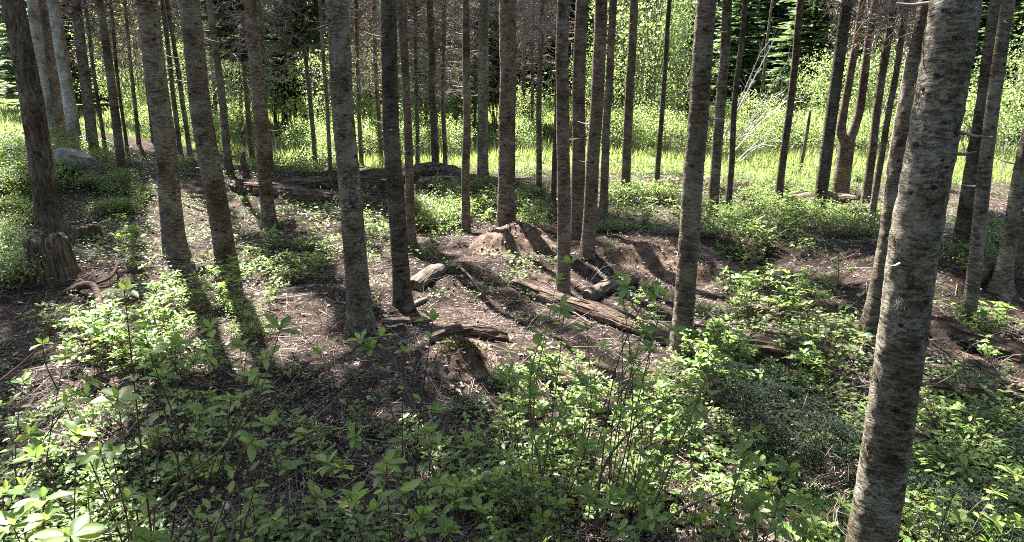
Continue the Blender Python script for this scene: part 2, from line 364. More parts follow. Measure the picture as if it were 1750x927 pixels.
def knot_mesh(seed):
    r = np.random.default_rng(seed); n = 9; th = np.linspace(0, 2 * np.pi, n, endpoint=False); V = []
    for (rad, hh) in ((1.35, -.2), (1.0, .05), (.6, .12), (.3, .14)):
        V.append(np.stack([np.full(n, hh) + r.normal(size=n) * .05, np.cos(th) * rad * 1.25 * (1 + r.normal(size=n) * .12), np.sin(th) * rad * .85 * (1 + r.normal(size=n) * .12)], -1))
    V = np.concatenate(V); i_ = np.arange(3)[:, None] * n; j_ = np.arange(n)[None]; j2 = (j_ + 1) % n
    mb = MB().add(V, np.stack([i_ + j_, i_ + j2, i_ + n + j2, i_ + n + j_], -1).reshape(-1, 4)); mb.add(V[-n:], np.array([list(range(n))]))
    me = mb.mesh('knot', True); me.materials.append(M['knot']); return me
KNOTS = [knot_mesh(k) for k in range(4)]
def tuft_mesh(seed):
    r = np.random.default_rng(seed); P0, P1, A, B_ = [], [], [], []
    for k in range(90):
        p = np.array([0, r.normal() * .02, r.normal() * .02]); d = np.array([r.uniform(.1, .8), r.normal() * .5, r.uniform(-1, .1)])
        for q in range(3):
            d = d + np.array([0, r.normal() * .35, -.35]); d /= np.linalg.norm(d); e = p + d * r.uniform(.012, .03)
            P0.append(p); P1.append(e); A.append(.0009); B_.append(.0006); p = e
    me = sticks(MB(), P0, P1, A, B_).mesh('lichen_tuft'); me.materials.append(M['lichen']); return me
TUFTS = [tuft_mesh(k) for k in range(3)]

def trunk_profile(z, r0, H, flare):
    return .85 * r0 * (np.clip(1 - z / H, 0, 1) ** .72 * .96 + .04) * (1 - .022 * np.clip(z, 0, 5)) * (1 + flare * np.exp(-np.maximum(z, 0) / .16))
def make_tree(bx, by, wpx, topx, mat, label, dead=None, crown=(5.5, 1.15), knots=0, tufts=0, flare=.18, H=None, group='conifers of the grove', green=None, name='conifer_tree'):
    B = G(bx, by); depth = (B - Vector((0, 0, EYE))).dot(FWD); r0 = wpx * .5 * depth / F_PX
    T = D(topx, 0, B.y); lean = (T.x - B.x) / max(T.z - B.z, .5)
    H = H or (9.5 + min(r0, .16) * 45)
    t = thing(name, label, 'tree', B, group)
    big = wpx >= 30; n = 44 if big else (22 if wpx >= 16 else 12)
    if big: zs = np.concatenate([np.arange(-.25, 4.6, .022), np.linspace(4.8, H, 14)])
    elif wpx >= 16: zs = np.concatenate([np.arange(-.25, 5, .07), np.linspace(5.2, H, 10)])
    else: zs = np.concatenate([np.arange(-.25, 5, .2), np.linspace(5.4, H, 8)])
    sd = bx * .37 + by
    th = np.linspace(0, 2 * np.pi, n, endpoint=False); Z, TH = np.meshgrid(zs, th, indexing='ij')
    R = trunk_profile(Z, r0 / (1 + flare * .25), H, flare)
    R = R * (1 + .05 * vn(np.cos(TH) * .9 + sd, np.sin(TH) * .9, Z * .8) + .025 * vn(np.cos(TH) * 2 + sd, np.sin(TH) * 2, Z * 3))
    lobes = 4 + int(sd) % 3
    R = R * (1 + .42 * flare / .18 * .85 * np.exp(-np.maximum(Z + .04, 0) / .09) * (.5 + .5 * np.cos(TH * lobes + sd)))
    if big:
        vert = mat == 'rough'
        R = R + .0035 * vn(np.cos(TH) * r0 * (40 if vert else 26) + sd, np.sin(TH) * r0 * (40 if vert else 26), Z * (10 if vert else 38)) * (1.9 if vert else 1) + .0018 * vn(np.cos(TH) * r0 * 40, np.sin(TH) * r0 * 40 + sd, Z * 70)
    cx = lean * np.where(Z < 5, Z, 5 + (Z - 5) * .35) + (.035 * vn(Z * .45 + sd, 0 * Z) + .012 * vn(Z * 1.7 + sd, 0 * Z + 3)) * sstep(.2, 1.5, Z)
    V = np.stack([cx + R * np.cos(TH), .015 * vn(Z * .5, 0 * Z + sd) + R * np.sin(TH), Z], -1)
    i_ = np.arange(len(zs) - 1)[:, None] * n; j_ = np.arange(n)[None]; j2 = (j_ + 1) % n
    mb = MB().add(V, np.stack([i_ + j_, i_ + j2, i_ + n + j2, i_ + n + j_], -1).reshape(-1, 4))
    tr = link('trunk', mb.mesh('trunk', True), M[mat], t)
    rr = np.random.default_rng(int(bx * 7 + by))
    def on_trunk(z, a, extra=0.0):
        k = int(np.argmin(np.abs(zs - z))); q = int(a / (2 * np.pi) * n) % n
        return Vector(V[k, q]) , a
    zmax = (D(bx, 0, B.y).z - B.z)
    for k in range(int(knots * .75)):
        z = rr.uniform(.25, max(.6, zmax)); a = rr.uniform(np.pi * 1.02, np.pi * 1.98); p, a = on_trunk(z, a); sc = rr.uniform(.005, .013) if wpx < 80 else rr.uniform(.005, .010)
        link('knot', KNOTS[k % 4], None, tr, p, (rr.uniform(-.4, .4), 0, a), (sc, sc, sc))
    for k in range(7 if big else (5 if wpx >= 16 else 0)):
        z = rr.uniform(.8, max(1.2, zmax)); a = rr.uniform(0, 6.28); p, a = on_trunk(z, a); l = rr.uniform(.03, .14); d = Vector((math.cos(a), math.sin(a), rr.uniform(-.3, .3)))
        link('branch_stub', tube(MB(), [tuple(p - d * .02), tuple(p + d * l * .5 + Vector((0, 0, -.006))), tuple(p + d * l)], [.007, .005, .0025], 5).mesh('branch_stub', True), M['deadtwig'], tr)
    for k in range(tufts):
        z = rr.uniform(.5, zmax); a = rr.choice([np.pi * rr.uniform(.95, 1.2), np.pi * rr.uniform(1.2, 1.8)]); p, a = on_trunk(z, a); sc = rr.uniform(.22, .5)
        link('lichen_tuft', TUFTS[k % 3], None, tr, p, (0, 0, a), (sc, sc, sc))
    leanR = Matrix.Rotation(math.atan(lean), 3, 'Y')
    if dead:
        z0, sc = dead; z0 = max(1.2, z0 - .25); sc *= 1.1; me = DEADS[int(rr.integers(4))]
        link('dead_branches', me, None, t, (lean * z0, 0, z0), (leanR @ Matrix.Rotation(rr.uniform(0, 6.28), 3, 'Z')).to_euler(), (sc, sc, sc))
    if crown:
        z0, rc = crown; me = CROWNS[int(rr.integers(5))]; hc = max(2.0, H - z0 + .4); cl = clearing(B.x + lean * 5, B.y, z0, H); rc = max(.28, rc * (.98 - .5 * cl) * THIN.get(bx, 1.0))
        link('crown', me, None, t, (lean * min(z0, 5), 0, z0), (0, lean * .4, rr.uniform(0, 6.28)), (rc, rc, hc))
    if green:
        z0, rc, hc, me = green
        link('crown', me, None, t, (lean * z0, 0, z0), (0, lean * .4, rr.uniform(0, 6.28)), (rc, rc, hc))
    return t, tr
# visible background spruces: denser sprays
BACK = []
for k in range(4):
    mb, a, b = spruce_mesh(500 + k, levels=54, per=8, twigs=15, fat=1.0, zflat=.30, droop=.5)
    me = mb.mesh('crown'); BACK.append(me)
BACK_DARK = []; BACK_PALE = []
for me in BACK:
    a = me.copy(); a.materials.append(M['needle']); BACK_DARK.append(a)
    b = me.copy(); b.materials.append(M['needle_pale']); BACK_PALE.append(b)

# ------------------------------------------------------------------ the trees of the grove
# (base x, base y, width, x at frame top, bark, dead (z0, scale), crown (z0, radius), knots, tufts, flare, label)
C1, C2, C3 = (5.4, 1.1), (5.5, .9), (5.2, .65)
THIN = {390: 1.1, 393: .9, 218: .45, 308: .5, 688: .6, 745: .8, 1068: .7, 92: .6, 108: .6, 132: .55, 160: .6, 181: .6, 211: .4, 87: .5, 300: .8, 704: .3, 1030: .45, 921: .55, 946: .45, 987: .45, 1004: .45, 865: .42, 797: .5, 963: .45, 460: .65, 466: .45, 540: .45, 825: .7}   # crown radius factors, shaped to steer sun and shade on the ground
TREES = [
 (87, 396, 46, 18, 'rough', None, (5, 1.3), 5, 0, .25, 'dark furrowed conifer rising behind the broken jagged stump at far left'),
 (92, 245, 24, 56, 'pale', (3.0, .9), C1, 0, 0, .15, 'pale smooth trunk, leftmost of the pale cluster behind the boulder'),
 (108, 247, 22, 74, 'dark', None, C2, 0, 0, .15, 'dark brown trunk squeezed between two pale trunks behind the boulder'),
 (132, 256, 26, 92, 'pale', None, C1, 0, 0, .2, 'pale spotted trunk directly above the boulder, right of the dark one'),
 (160, 262, 22, 131, 'grey', (2.6, .8), C1, 0, 0, .15, 'straight grey trunk at the right end of the pale cluster'),
 (181, 263, 8, 146, 'grey', (1.8, .8), C3, 0, 0, .1, 'thin grey pole tree just right of the pale trunk cluster'),
 (211, 305, 18, 167, 'brown', None, C2, 0, 0, .15, 'slim brown leaning trunk right of the boulder by the path'),
 (218, 263, 7, 186, 'dark', (1.8, .7), C3, 0, 0, .1, 'very thin dark trunk behind the slim brown leaning one'),
 (300, 439, 45, 247, 'grey', None, (5.4, 1.3), 14, 1, .2, 'thick grey trunk with flared foot standing on the sunny path at left'),
 (308, 266, 10, 277, 'grey', (2.6, .7), C3, 0, 0, .1, 'thin grey trunk between the two thick left trunks, its left one'),
 (325, 266, 10, 286, 'grey', None, C3, 0, 0, .1, 'thin grey trunk between the two thick left trunks, its right one'),
 (390, 474, 45, 325, 'brown', None, (5.2, 1.3), 12, 1, .25, 'thick brown trunk with flared root foot beside the mossy short log'),
 (393, 301, 16, 357, 'brown', None, C2, 0, 0, .15, 'slim brown trunk half hidden by the thick brown one'),
 (432, 277, 11, 406, 'brown', (2.2, .9), C3, 0, 0, .1, 'thin brown trunk left of the upright stub on the long rotten log'),
 (460, 388, 28, 424, 'brown', None, C1, 5, 0, .2, 'medium brown trunk in front of the long rotten log'),
 (466, 297, 9, 442, 'brown', (1.8, .8), C3, 0, 0, .1, 'thin trunk close behind the medium brown one at the long log'),
 (540, 289, 10, 517, 'grey', (1.8, .9), C3, 0, 0, .1, 'thin crooked grey trunk alone on the meadow edge left of centre'),
 (567, 322, 9, 547, 'brown', None, C3, 0, 0, .1, 'thin brown trunk touching the left side of the thick pale grey one'),
 (617, 560, 49, 574, 'near', None, (5.3, 1.3), 16, 2, .22, 'thick pale grey trunk with lichen bark left of centre foreground'),
 (618, 284, 9, 607, 'grey', (1.7, .9), C3, 0, 0, .1, 'thin straight grey trunk just right of the thick pale grey one'),
 (652, 281, 10, 638, 'brown', (1.7, .9), C3, 0, 0, .1, 'thin brown trunk left of the dark mottled trunk at centre left'),
 (688, 518, 36, 662, 'dark', None, C1, 12, 1, .18, 'dark mottled trunk with short sawn log leaning at its foot'),
 (704, 431, 19, 686, 'red', None, C2, 0, 0, .25, 'reddish slim trunk with a root spur behind the dark mottled one'),
 (702, 302, 8, 697, 'grey', None, C3, 0, 0, .1, 'thin grey trunk peeking out right of the reddish slim one'),
 (714, 296, 9, 711, 'grey', (1.6, .9), C3, 0, 0, .1, 'thin grey trunk left of the splintered log pile at centre'),
 (745, 299, 16, 736, 'dark', None, C2, 0, 0, .15, 'slim dark trunk standing behind the splintered log pile'),
 (761, 297, 10, 760, 'brown', (1.6, .8), C3, 0, 0, .2, 'thin bent brown trunk right behind the splintered log pile'),
 (797, 401, 17, 790, 'brown', None, C2, 3, 0, .15, 'slim brown trunk among leafy plants in front of the log pile'),
 (825, 318, 24, 827, 'grey', (2.8, .9), C1, 2, 0, .25, 'grey trunk with a flared dark foot right of the log pile'),
 (865, 391, 37, 866, 'red', None, (5.4, 1.2), 12, 1, .12, 'straight thick reddish trunk standing on the crumbling brown root mound'),
 (921, 336, 12, 926, 'brown', (2.4, .8), C3, 0, 0, .1, 'slim dark brown pole trunk left of the tight centre group'),
 (946, 352, 11, 952, 'dark', None, C3, 0, 0, .1, 'slim dark trunk at the left back of the tight centre group'),
 (963, 502, 28, 968, 'red', None, C2, 6, 0, .12, 'reddish brown trunk, front left of the tight centre group'),
 (987, 407, 29, 997, 'red', None, C1, 5, 0, .15, 'upright brown trunk in the middle of the tight centre group'),
 (1004, 437, 29, 1033, 'red', None, C1, 6, 0, .18, 'brown trunk leaning right in the tight centre group'),
 (1030, 381, 18, 1049, 'brown', None, C2, 0, 0, .3, 'dark slim trunk with spread foot at the right of centre group'),
 (1068, 340, 20, 1084, 'brown', (3.4, .7), C2, 0, 0, .15, 'slim brown trunk standing alone before the bright alder thicket'),
 (1121, 333, 11, 1144, 'dark', (3.6, .6), C3, 0, 0, .1, 'thin dark leaning pole in front of the bright alder thicket'),
 (1163, 600, 42, 1214, 'brown', None, (5.2, 1.3), 14, 1, .16, 'thick dark brown trunk right of centre with foot among green plants'),
 (1217, 370, 22, 1243, 'grey', (3.4, .7), C1, 2, 0, .15, 'grey trunk directly behind the thick one right of centre'),
 (1244, 364, 13, 1276, 'dark', (3.5, .6), C3, 0, 0, .15, 'thin dark pole, first right of the grey trunk pair'),
 (1329, 352, 16, 1367, 'dark', (3.4, .6), C2, 0, 0, .15, 'dark slender trunk right of the bleached fallen branches'),
 (1398, 368, 26, 1448, 'dark', (2.9, .9), C1, 3, 0, .2, 'dark flaking trunk left of the forked tree'),
 (1476, 356, 18, 1530, 'brown', (2.2, 1.0), C2, 0, 0, .1, 'slim sunlit brown trunk right of the forked tree'),
 (1489, 376, 13, 1550, 'brown', (2.4, 1.0), C3, 0, 0, .1, 'thin sunlit trunk, second to the right of the forked tree'),
 (1490, 570, 42, 1590, 'brown', None, (5.2, 1.2), 8, 2, .35, 'grey trunk with spreading foot half hidden by the nearest trunk'),
 (1480, 985, 88, 1648, 'near', None, (5.6, 1.4), 20, 9, .10, 'nearest thick lichen spotted trunk in the right foreground'),
 (1640, 439, 34, 1708, 'dark', None, C1, 6, 0, .15, 'dark brown trunk right behind the nearest trunk'),
 (1652, 563, 27, 1733, 'grey', None, C1, 6, 0, .12, 'smooth grey trunk crossing the dark one at right'),
 (1707, 500, 32, 1803, 'grey', None, C1, 8, 0, .45, 'grey trunk with curved spreading foot near the right edge'),
 (1739, 472, 18, 1822, 'brown', None, C2, 2, 0, .15, 'slim trunk behind the curved foot one at right edge'),
]
GREEN = {432: 2.1, 540: 2.3}   # trees that keep green boughs low down
for r_ in TREES:
    z_ = GREEN.get(r_[0]); make_tree(r_[0], r_[1], r_[2], r_[3], r_[4], r_[10], r_[5], None if z_ else r_[6], r_[7], r_[8], r_[9], green=(z_, .9, 7.0, BACK_DARK[r_[0] % 4]) if z_ else None)
# far trees on the other side of the meadow strip, dark drooping boughs low down
for q, (bx, by, wp, tx, lab) in enumerate([
    (472, 226, 6, 462, 'thin dark trunk, leftmost of the shaded far group beyond the meadow'),
    (487, 228, 11, 478, 'grey trunk, second from left in the shaded far group'),
    (497, 230, 6, 490, 'thin black trunk, third from left in the shaded far group'),
    (505, 230, 7, 500, 'thin black trunk, fourth from left in the shaded far group'),
    (521, 227, 16, 512, 'stout dark trunk, rightmost of the shaded far group')]):
    make_tree(bx, by, wp, tx, 'dark', lab, (1.4, .8), None, 0, 0, .1, 9, 'dark trees beyond the meadow', (1.5 + .2 * (q % 3), 1.5, 8.0, BACK_DARK[q % 4]))
for q, (bx, by, wp, tx, lab) in enumerate([
    (345, 252, 7, 322, 'thin far trunk between the thick left trunks at the meadow back'),
    (372, 246, 8, 352, 'thin far trunk right of the thick brown trunk top'),
    (415, 240, 7, 398, 'thin far trunk left of the drooping dark spruce'),
    (556, 243, 7, 545, 'thin far trunk just left of the thick pale grey trunk'),
    (640, 246, 7, 632, 'thin far trunk between the thick pale and thin brown trunks'),
    (668, 240, 8, 660, 'thin far trunk hidden partly by the dark mottled trunk'),
    (728, 244, 7, 723, 'thin far trunk left of the slim dark one at the log pile'),
    (778, 240, 8, 776, 'thin far trunk between bent brown and slim brown trunks'),
    (812, 243, 6, 812, 'thin far trunk left of the grey flared trunk'),
    (895, 240, 8, 898, 'thin far trunk right of the thick reddish trunk'),
    (908, 246, 6, 913, 'very thin far trunk left of the slim dark brown pole'),
    (1060, 243, 6, 1070, 'thin far trunk left of the lone slim brown trunk'),
    (1100, 240, 5, 1116, 'thin far stem in front of the tall alder'),
    (1290, 245, 6, 1318, 'thin far trunk among the bleached fallen branches'),
    (1425, 250, 8, 1462, 'thin far trunk between the dark flaking and forked trees'),
    (1505, 255, 8, 1552, 'thin far trunk right of the two slim sunlit ones'),
    (238, 248, 7, 214, 'thin far trunk right of the slim brown leaning one'),
    (262, 244, 6, 240, 'thin far trunk left of the thick grey one')]):
    make_tree(bx, by, wp * 1.2, tx, ('brown', 'grey', 'dark')[q % 3], lab, (1.6 + .3 * (q % 4), 1.0) if q not in (12, 13) else None, (5.5, .5), 0, 0, .1, 9, 'thin trunks at the back of the meadow')
# forked tree
B = G(1436, 343); t = thing('conifer_tree', 'light brown forked tree splitting into a Y of two stems at right', 'tree', B, 'conifers of the grove')
dp = (B - Vector((0, 0, EYE))).dot(FWD); k_ = dp / F_PX
def at_(px, py): return D(px, py, B.y) - B
mb = tube(MB(), curve([(0, 0, -.2), (0, 0, 0), at_(1440, 300), at_(1448, 240)], 24), np.linspace(15 * k_, 12.5 * k_, 24), 16, .12, 3); link('trunk', mb.mesh('trunk', True), M['brown'], t)
for pts, r1 in (([(1446, 246), (1438, 225), (1442, 190), (1464, 67), (1474, 0), (1490, -120), (1500, -420)], 8.5), ([(1449, 246), (1461, 215), (1470, 180), (1485, 67), (1496, 0), (1512, -120), (1530, -420)], 9.0)):
    mb = tube(MB(), curve([at_(*p) for p in pts], 30), np.linspace(r1 * k_, 3 * k_, 30), 12, .1, r1); link('limb', mb.mesh('limb', True), M['brown'], t)
link('dead_branches', DEADS[1], None, t, (.5, 0, 2.3), (0, .1, 1), (1, 1, 1)); link('crown', CROWNS[2], None, t, (.9, 0, 5), (0, 0, 2), (1.1, 1.1, 8))
# small snag poles
for (p0, p1, rp, mt, lab) in [((1366, 297), (1385, 190), 3.5, 'brown', 'small brown snag pole on the meadow behind the dark slender trunk'),
                          ((1516, 300), (1552, 90), 4, 'pale', 'bleached leaning snag behind the nearest trunk on its left'),
                          ((1010, 232), (1012, 150), 0, 'dark', '')]:
    if not lab: continue
    a = G(*p0); b = D(p1[0], p1[1], a.y); k_ = (a - Vector((0, 0, EYE))).dot(FWD) / F_PX
    o = link('dead_snag', tube(MB(), curve([(0, 0, -.1), (b - a) * .5 + Vector((.02, .03, 0)), b - a], 10), np.linspace(rp * k_, rp * .6 * k_, 10), 8, .15, 4).mesh('dead_snag', True), M[mt], None, a); tag(o, lab, 'snag')

# ------------------------------------------------------------------ background beyond the meadow
def back_spruce(px, y, rad, h, z0, me, mat, label, group):
    x = (px - 875) / F_PX * (y * math.cos(PITCH)); B = Vector((x, y, terr1(x, y)))
    t = thing('spruce_tree', label, 'tree', B, group)
    tb = tube(MB(), [(0, 0, -.2), (0, 0, h * .5), (0, 0, h * .97)], [.02 * h * .55, .007 * h, .01], 10); link('trunk', tb.mesh('trunk', True), M['brown'], t)
    link('crown', me, None, t, (0, 0, z0), (0, 0, px * .37), (rad, rad, h - z0)); return t
gB = 'spruces beyond the meadow'
for (px, y, rad, h, z0, kind, lab) in [
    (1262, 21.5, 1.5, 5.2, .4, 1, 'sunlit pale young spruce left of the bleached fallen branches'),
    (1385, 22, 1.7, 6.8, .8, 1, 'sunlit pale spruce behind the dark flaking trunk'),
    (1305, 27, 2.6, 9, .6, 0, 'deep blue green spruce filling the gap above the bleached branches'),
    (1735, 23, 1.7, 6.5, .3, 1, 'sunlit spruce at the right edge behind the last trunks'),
    (1640, 27, 2.3, 9, .5, 0, 'dark spruce behind the nearest trunk at upper right'),
    (740, 25, 2.0, 11, .8, 0, 'dark spruce behind the splintered log pile trunks'),
    (905, 25, 2.2, 9, 1.0, 0, 'dark spruce left of the tight centre group'),
    (430, 22, 1.8, 10, 1.5, 0, 'dark drooping spruce above the long rotten log'),
    (540, 23, 1.6, 9, 1.6, 0, 'dark spruce behind the thin crooked grey trunk'),
    (220, 26, 2.0, 10, 1.6, 0, 'dark spruce above the light shrub at left'),
    (350, 27, 2.0, 11, 1.2, 0, 'dark spruce between the two thick left trunks'),
    (630, 28, 2.2, 9, .8, 0, 'dark spruce seen right of the thick pale grey trunk'),
    (1020, 26, 1.8, 11, 2.0, 0, 'dark spruce above the tight centre group'),
    (70, 30, 2.2, 9, .8, 0, 'dark spruce behind the pale trunk cluster at upper left'),
    (480, 26, 2.2, 9, 1.6, 0, 'dark spruce looming over the shaded far group'),
    (575, 25.5, 2.0, 9, 1.5, 0, 'dark spruce between thin crooked and thick pale trunks'),
    (680, 24, 1.8, 8, 1.7, 0, 'dark spruce over the reddish slim trunk'),
    (820, 26, 2.2, 9, 1.0, 0, 'dark spruce behind the grey trunk with the flared foot'),
    (960, 24, 1.8, 8, 1.6, 0, 'dark spruce right behind the tight centre group'),
    (285, 25, 2.0, 8, 1.9, 0, 'dark spruce above the shrub between the thick left trunks'),
    (140, 26, 2.0, 8, 1.6, 0, 'dark spruce behind the straight grey trunk at left'),
    (1480, 25, 2.0, 8, 1.4, 0, 'dark spruce above the forked tree'),
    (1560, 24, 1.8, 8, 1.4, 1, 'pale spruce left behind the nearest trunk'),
    (1180, 29, 2.4, 9, .5, 0, 'dark spruce behind the bright alder thicket')]:
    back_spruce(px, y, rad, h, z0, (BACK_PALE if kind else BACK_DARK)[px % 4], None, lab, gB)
# the far wood: one mass
mbw = MB(); rw = np.random.default_rng(5)
tmpl = []
for k in range(3):
    m_, a, b = spruce_mesh(700 + k, levels=34, per=7, twigs=9, fat=1.7, zflat=.3, droop=.5); tmpl.append((m_.V[0], m_.F[0]))
for k in range(130):
    y = rw.uniform(35, 55); x = rw.uniform(-1, 1) * (y * .85 + 4)
    V, Fc = tmpl[k % 3]; s = rw.uniform(1.7, 2.8); h = rw.uniform(8, 12); a = rw.uniform(0, 6.28)
    c, s2 = math.cos(a), math.sin(a)
    W = np.stack([(V[:, 0] * c - V[:, 1] * s2) * s + x, (V[:, 0] * s2 + V[:, 1] * c) * s + y, V[:, 2] * h + terr1(x, y) + .3], -1); mbw.add(W, Fc)
fw = link('far_wood', mbw.mesh('far_wood'), M['needle']); tag(fw, 'dark mass of spruce forest far behind the meadow', 'forest', kind='stuff')

mbv = MB()  # unseen wood behind the viewpoint, added to shade the camera-facing trunks
for k in range(46):
    a = rw.uniform(-.25, np.pi + .1); rad_ = rw.uniform(5.5, 17); x, y = math.cos(a) * rad_, -math.sin(a) * rad_ + (-1.0 if abs(math.cos(a)) < .8 else 1.0)
    if x > 0 and y > -1 and x < 9: x += 7
    if x < 0 and y > -1.5: continue
    V, Fc = tmpl[k % 3]; sc_ = rw.uniform(1.4, 2.2); h = rw.uniform(9, 15); c, s2 = math.cos(k * 1.3), math.sin(k * 1.3)
    mbv.add(np.stack([(V[:, 0] * c - V[:, 1] * s2) * sc_ + x, (V[:, 0] * s2 + V[:, 1] * c) * sc_ + y, V[:, 2] * h + .8], -1), Fc)
vw = link('added_shade_wood', mbv.mesh('added_shade_wood'), M['needle']); tag(vw, 'unseen spruce wood added behind the viewpoint to shade the trunks', 'forest', kind='stuff')
def decid_mesh(seed, R, h, n=5200, clumps=60, leaf=.055, low=.1):
    r = np.random.default_rng(seed)
    cc = r.normal(size=(clumps, 3)); cc = nrm(cc) * r.uniform(.25, 1, (clumps, 1)) ** .6
    cc[:, 0] *= R; cc[:, 1] *= R; cc[:, 2] = h * (low + (1 - low) * (cc[:, 2] * .5 + .5)); cc[:, :2] *= (.6 + .4 * np.sin(np.clip(cc[:, 2:3] / h, 0, 1) * np.pi))
    idx = r.integers(clumps, size=n); p = cc[idx] + r.normal(size=(n, 3)) * np.array([.22, .22, .18]) * R / 1.2
    d = nrm(r.normal(size=(n, 3)) + np.array([0, 0, -.3])); l = leaf * r.uniform(.7, 1.35, (n, 1))
    sd = nrm(np.cross(d, r.normal(size=(n, 3)))) * l * .36
    ms = MB(); P0, P1, A, Bq = [], [], [], []
    for k in range(9):
        a = r.uniform(0, 6.28); b0 = np.array([math.cos(a), math.sin(a), 0]) * .15 * R; tp = cc[r.integers(clumps)] * np.array([1, 1, 1])
        md = (b0 + tp) / 2 + np.array([0, 0, .1 * h]); P0 += [b0, md]; P1 += [md, tp]; A += [.022, .015]; Bq += [.015, .006]
    for c in cc:
        q = np.array([c[0] * .35, c[1] * .35, c[2] * .6]); P0.append(q); P1.append(c); A.append(.010); Bq.append(.004)
    ml = diamonds(MB(), p, p + d * l, sd, .45)
    a = ml.mesh('foliage'); a.materials.append(M['leaf_decid']); b = sticks(ms, P0, P1, A, Bq).mesh('stems'); b.materials.append(M['stemgrey']); return a, b
DEC = [decid_mesh(40, 1.3, 5.2, 7000, 80), decid_mesh(41, 1.1, 3.0, 4500, 50), decid_mesh(42, 1.0, 1.6, 3200, 36), decid_mesh(43, .9, 4.2, 4500, 55)]
for (px, y, v, sc, lab) in [
    (1110, 19.5, 0, 1.15, 'tall bright yellow green alder filling the gap right of centre group'),
    (1165, 21, 3, 1.1, 'bright alder between the thin leaning pole and the thick trunk'),
    (1060, 21.5, 3, 1.2, 'bright alder stems behind the lone slim brown trunk'),
    (232, 19, 0, .85, 'light green shrub between the slim leaning trunk and thick grey trunk'),
    (315, 19.5, 1, 1.0, 'light green shrub between the two thick left trunks'),
    (265, 18.2, 2, .9, 'low light green shrub at the foot of the left shrubs'),
    (190, 19.5, 3, .9, 'light shrub behind the grey pole trees at left'),
    (405, 18.6, 1, .9, 'pale leafy shrub left of the shaded far group'),
    (552, 18.5, 1, 1.0, 'yellow green shrub behind the thick pale grey trunk'),
    (640, 19.2, 1, 1.05, 'yellow green shrub between the thick pale and dark mottled trunks'),
    (668, 18.2, 2, .9, 'low bright shrub left of the dark mottled trunk'),
    (725, 20.5, 1, 1.1, 'yellow green shrub behind the splintered log pile'),
    (785, 21.5, 1, .9, 'bright shrub behind the slim brown trunk at centre'),
    (905, 21.5, 2, 1.0, 'low bright shrub seen left of the tight centre group'),
    (1300, 19.5, 2, .9, 'low leafy shrub under the bleached fallen branches'),
    (1240, 19.0, 2, .8, 'low leafy shrub right of the grey trunk pair'),
    (1380, 20, 1, .8, 'sunlit shrub behind the dark flaking trunk'),
    (1455, 19, 1, 1.0, 'sunlit shrub behind the forked tree'),
    (1515, 17.5, 1, .9, 'bright shrub behind the two slim sunlit trunks'),
    (1545, 19, 3, .9, 'tall bright shrub behind the nearest trunk'),
    (1690, 16, 2, 1.0, 'bright shrub between the dark and curved foot trunks at right'),
    (1745, 18, 1, 1.0, 'bright shrub at the right edge of the meadow'),
    (255, 16.4, 2, .55, 'small bright bush on the meadow edge left of the thick grey trunk'),
    (340, 16.2, 2, .6, 'small bright bush on the meadow edge between thick left trunks'),
    (512, 16.8, 2, .6, 'small bright bush on the meadow right of the medium brown trunk'),
    (556, 15.8, 2, .45, 'small leafy bush by the thin crooked grey trunk'),
    (598, 16.5, 2, .6, 'small bright bush glimpsed left of the thin straight grey trunk'),
    (770, 17.2, 2, .6, 'small bright bush behind the thin bent brown trunk'),
    (890, 17.5, 2, .6, 'small bright bush on the meadow right of the thick reddish trunk'),
    (1052, 16.8, 2, .7, 'small bright bush left of the lone slim brown trunk'),
    (1098, 17.2, 2, .8, 'leafy bush at the foot of the tall alder'),
    (1145, 16.6, 2, .7, 'leafy bush right of the thin dark leaning pole'),
    (1275, 16.0, 2, .6, 'leafy bush in front of the bleached fallen branches'),
    (1355, 16.2, 2, .7, 'leafy bush right of the dark slender trunk'),
    (1420, 16.6, 2, .7, 'leafy bush left of the forked tree'),
    (1505, 15.6, 2, .6, 'leafy bush right of the thin sunlit trunk'),
    (1000, 20, 1, 1.0, 'tall bush far behind the tight centre group'),
    (700, 17.4, 2, .6, 'small bright bush right of the dark mottled trunk'),
    (470, 24.5, 1, .9, 'pale leafy shrub far behind the shaded far trees'),
    (590, 23, 3, 1.0, 'tall light shrub far behind the thick pale grey trunk'),
    (840, 24.5, 3, 1.0, 'light shrub far behind the thick reddish trunk')]:
    x = (px - 875) / F_PX * (y * math.cos(PITCH)); t = thing('leafy_shrub', lab, 'shrub', (x, y, terr1(x, y)), 'sunlit shrubs beyond the grove', (0, 0, px * .7))
    t.scale = (sc, sc, sc); link('foliage', DEC[v][0], None, t); link('stems', DEC[v][1], None, t)
# meadow grass
ng = 90000; gx = rng.uniform(-1, 1, ng); gy = 11.2 + 24 * rng.random(ng) ** 1.6; gx = gx * (gy * .85 + 3)
keep = rng.random(ng) < meadow_mask(gx, gy); gx, gy = gx[keep], gy[keep]; n = len(gx)
b = np.stack([gx, gy, terr(gx, gy) - .02], -1); l = rng.uniform(.06, .26, n) * (.55 + .9 * (vn(gx * 1.1, gy * 1.1, 9.1) * .5 + .5)) * (1 + (gy > 22) * .7) * (.35 + .65 * sstep(12, 16, gy + 1.2))
tip = b + np.stack([rng.normal(size=n) * .35 * l, rng.normal(size=n) * .35 * l, l], -1); a = rng.uniform(0, 6.28, n)
sd = np.stack([np.cos(a), np.sin(a), 0 * a], -1) * (rng.uniform(.006, .014, n) * (1 + (gy > 20)))[:, None]
o = link('meadow_grass', diamonds(MB(), b, tip, sd, .35).mesh('meadow_grass'), M['grass']); tag(o, 'bright sunlit grass of the meadow behind the trees', 'grass', kind='stuff')
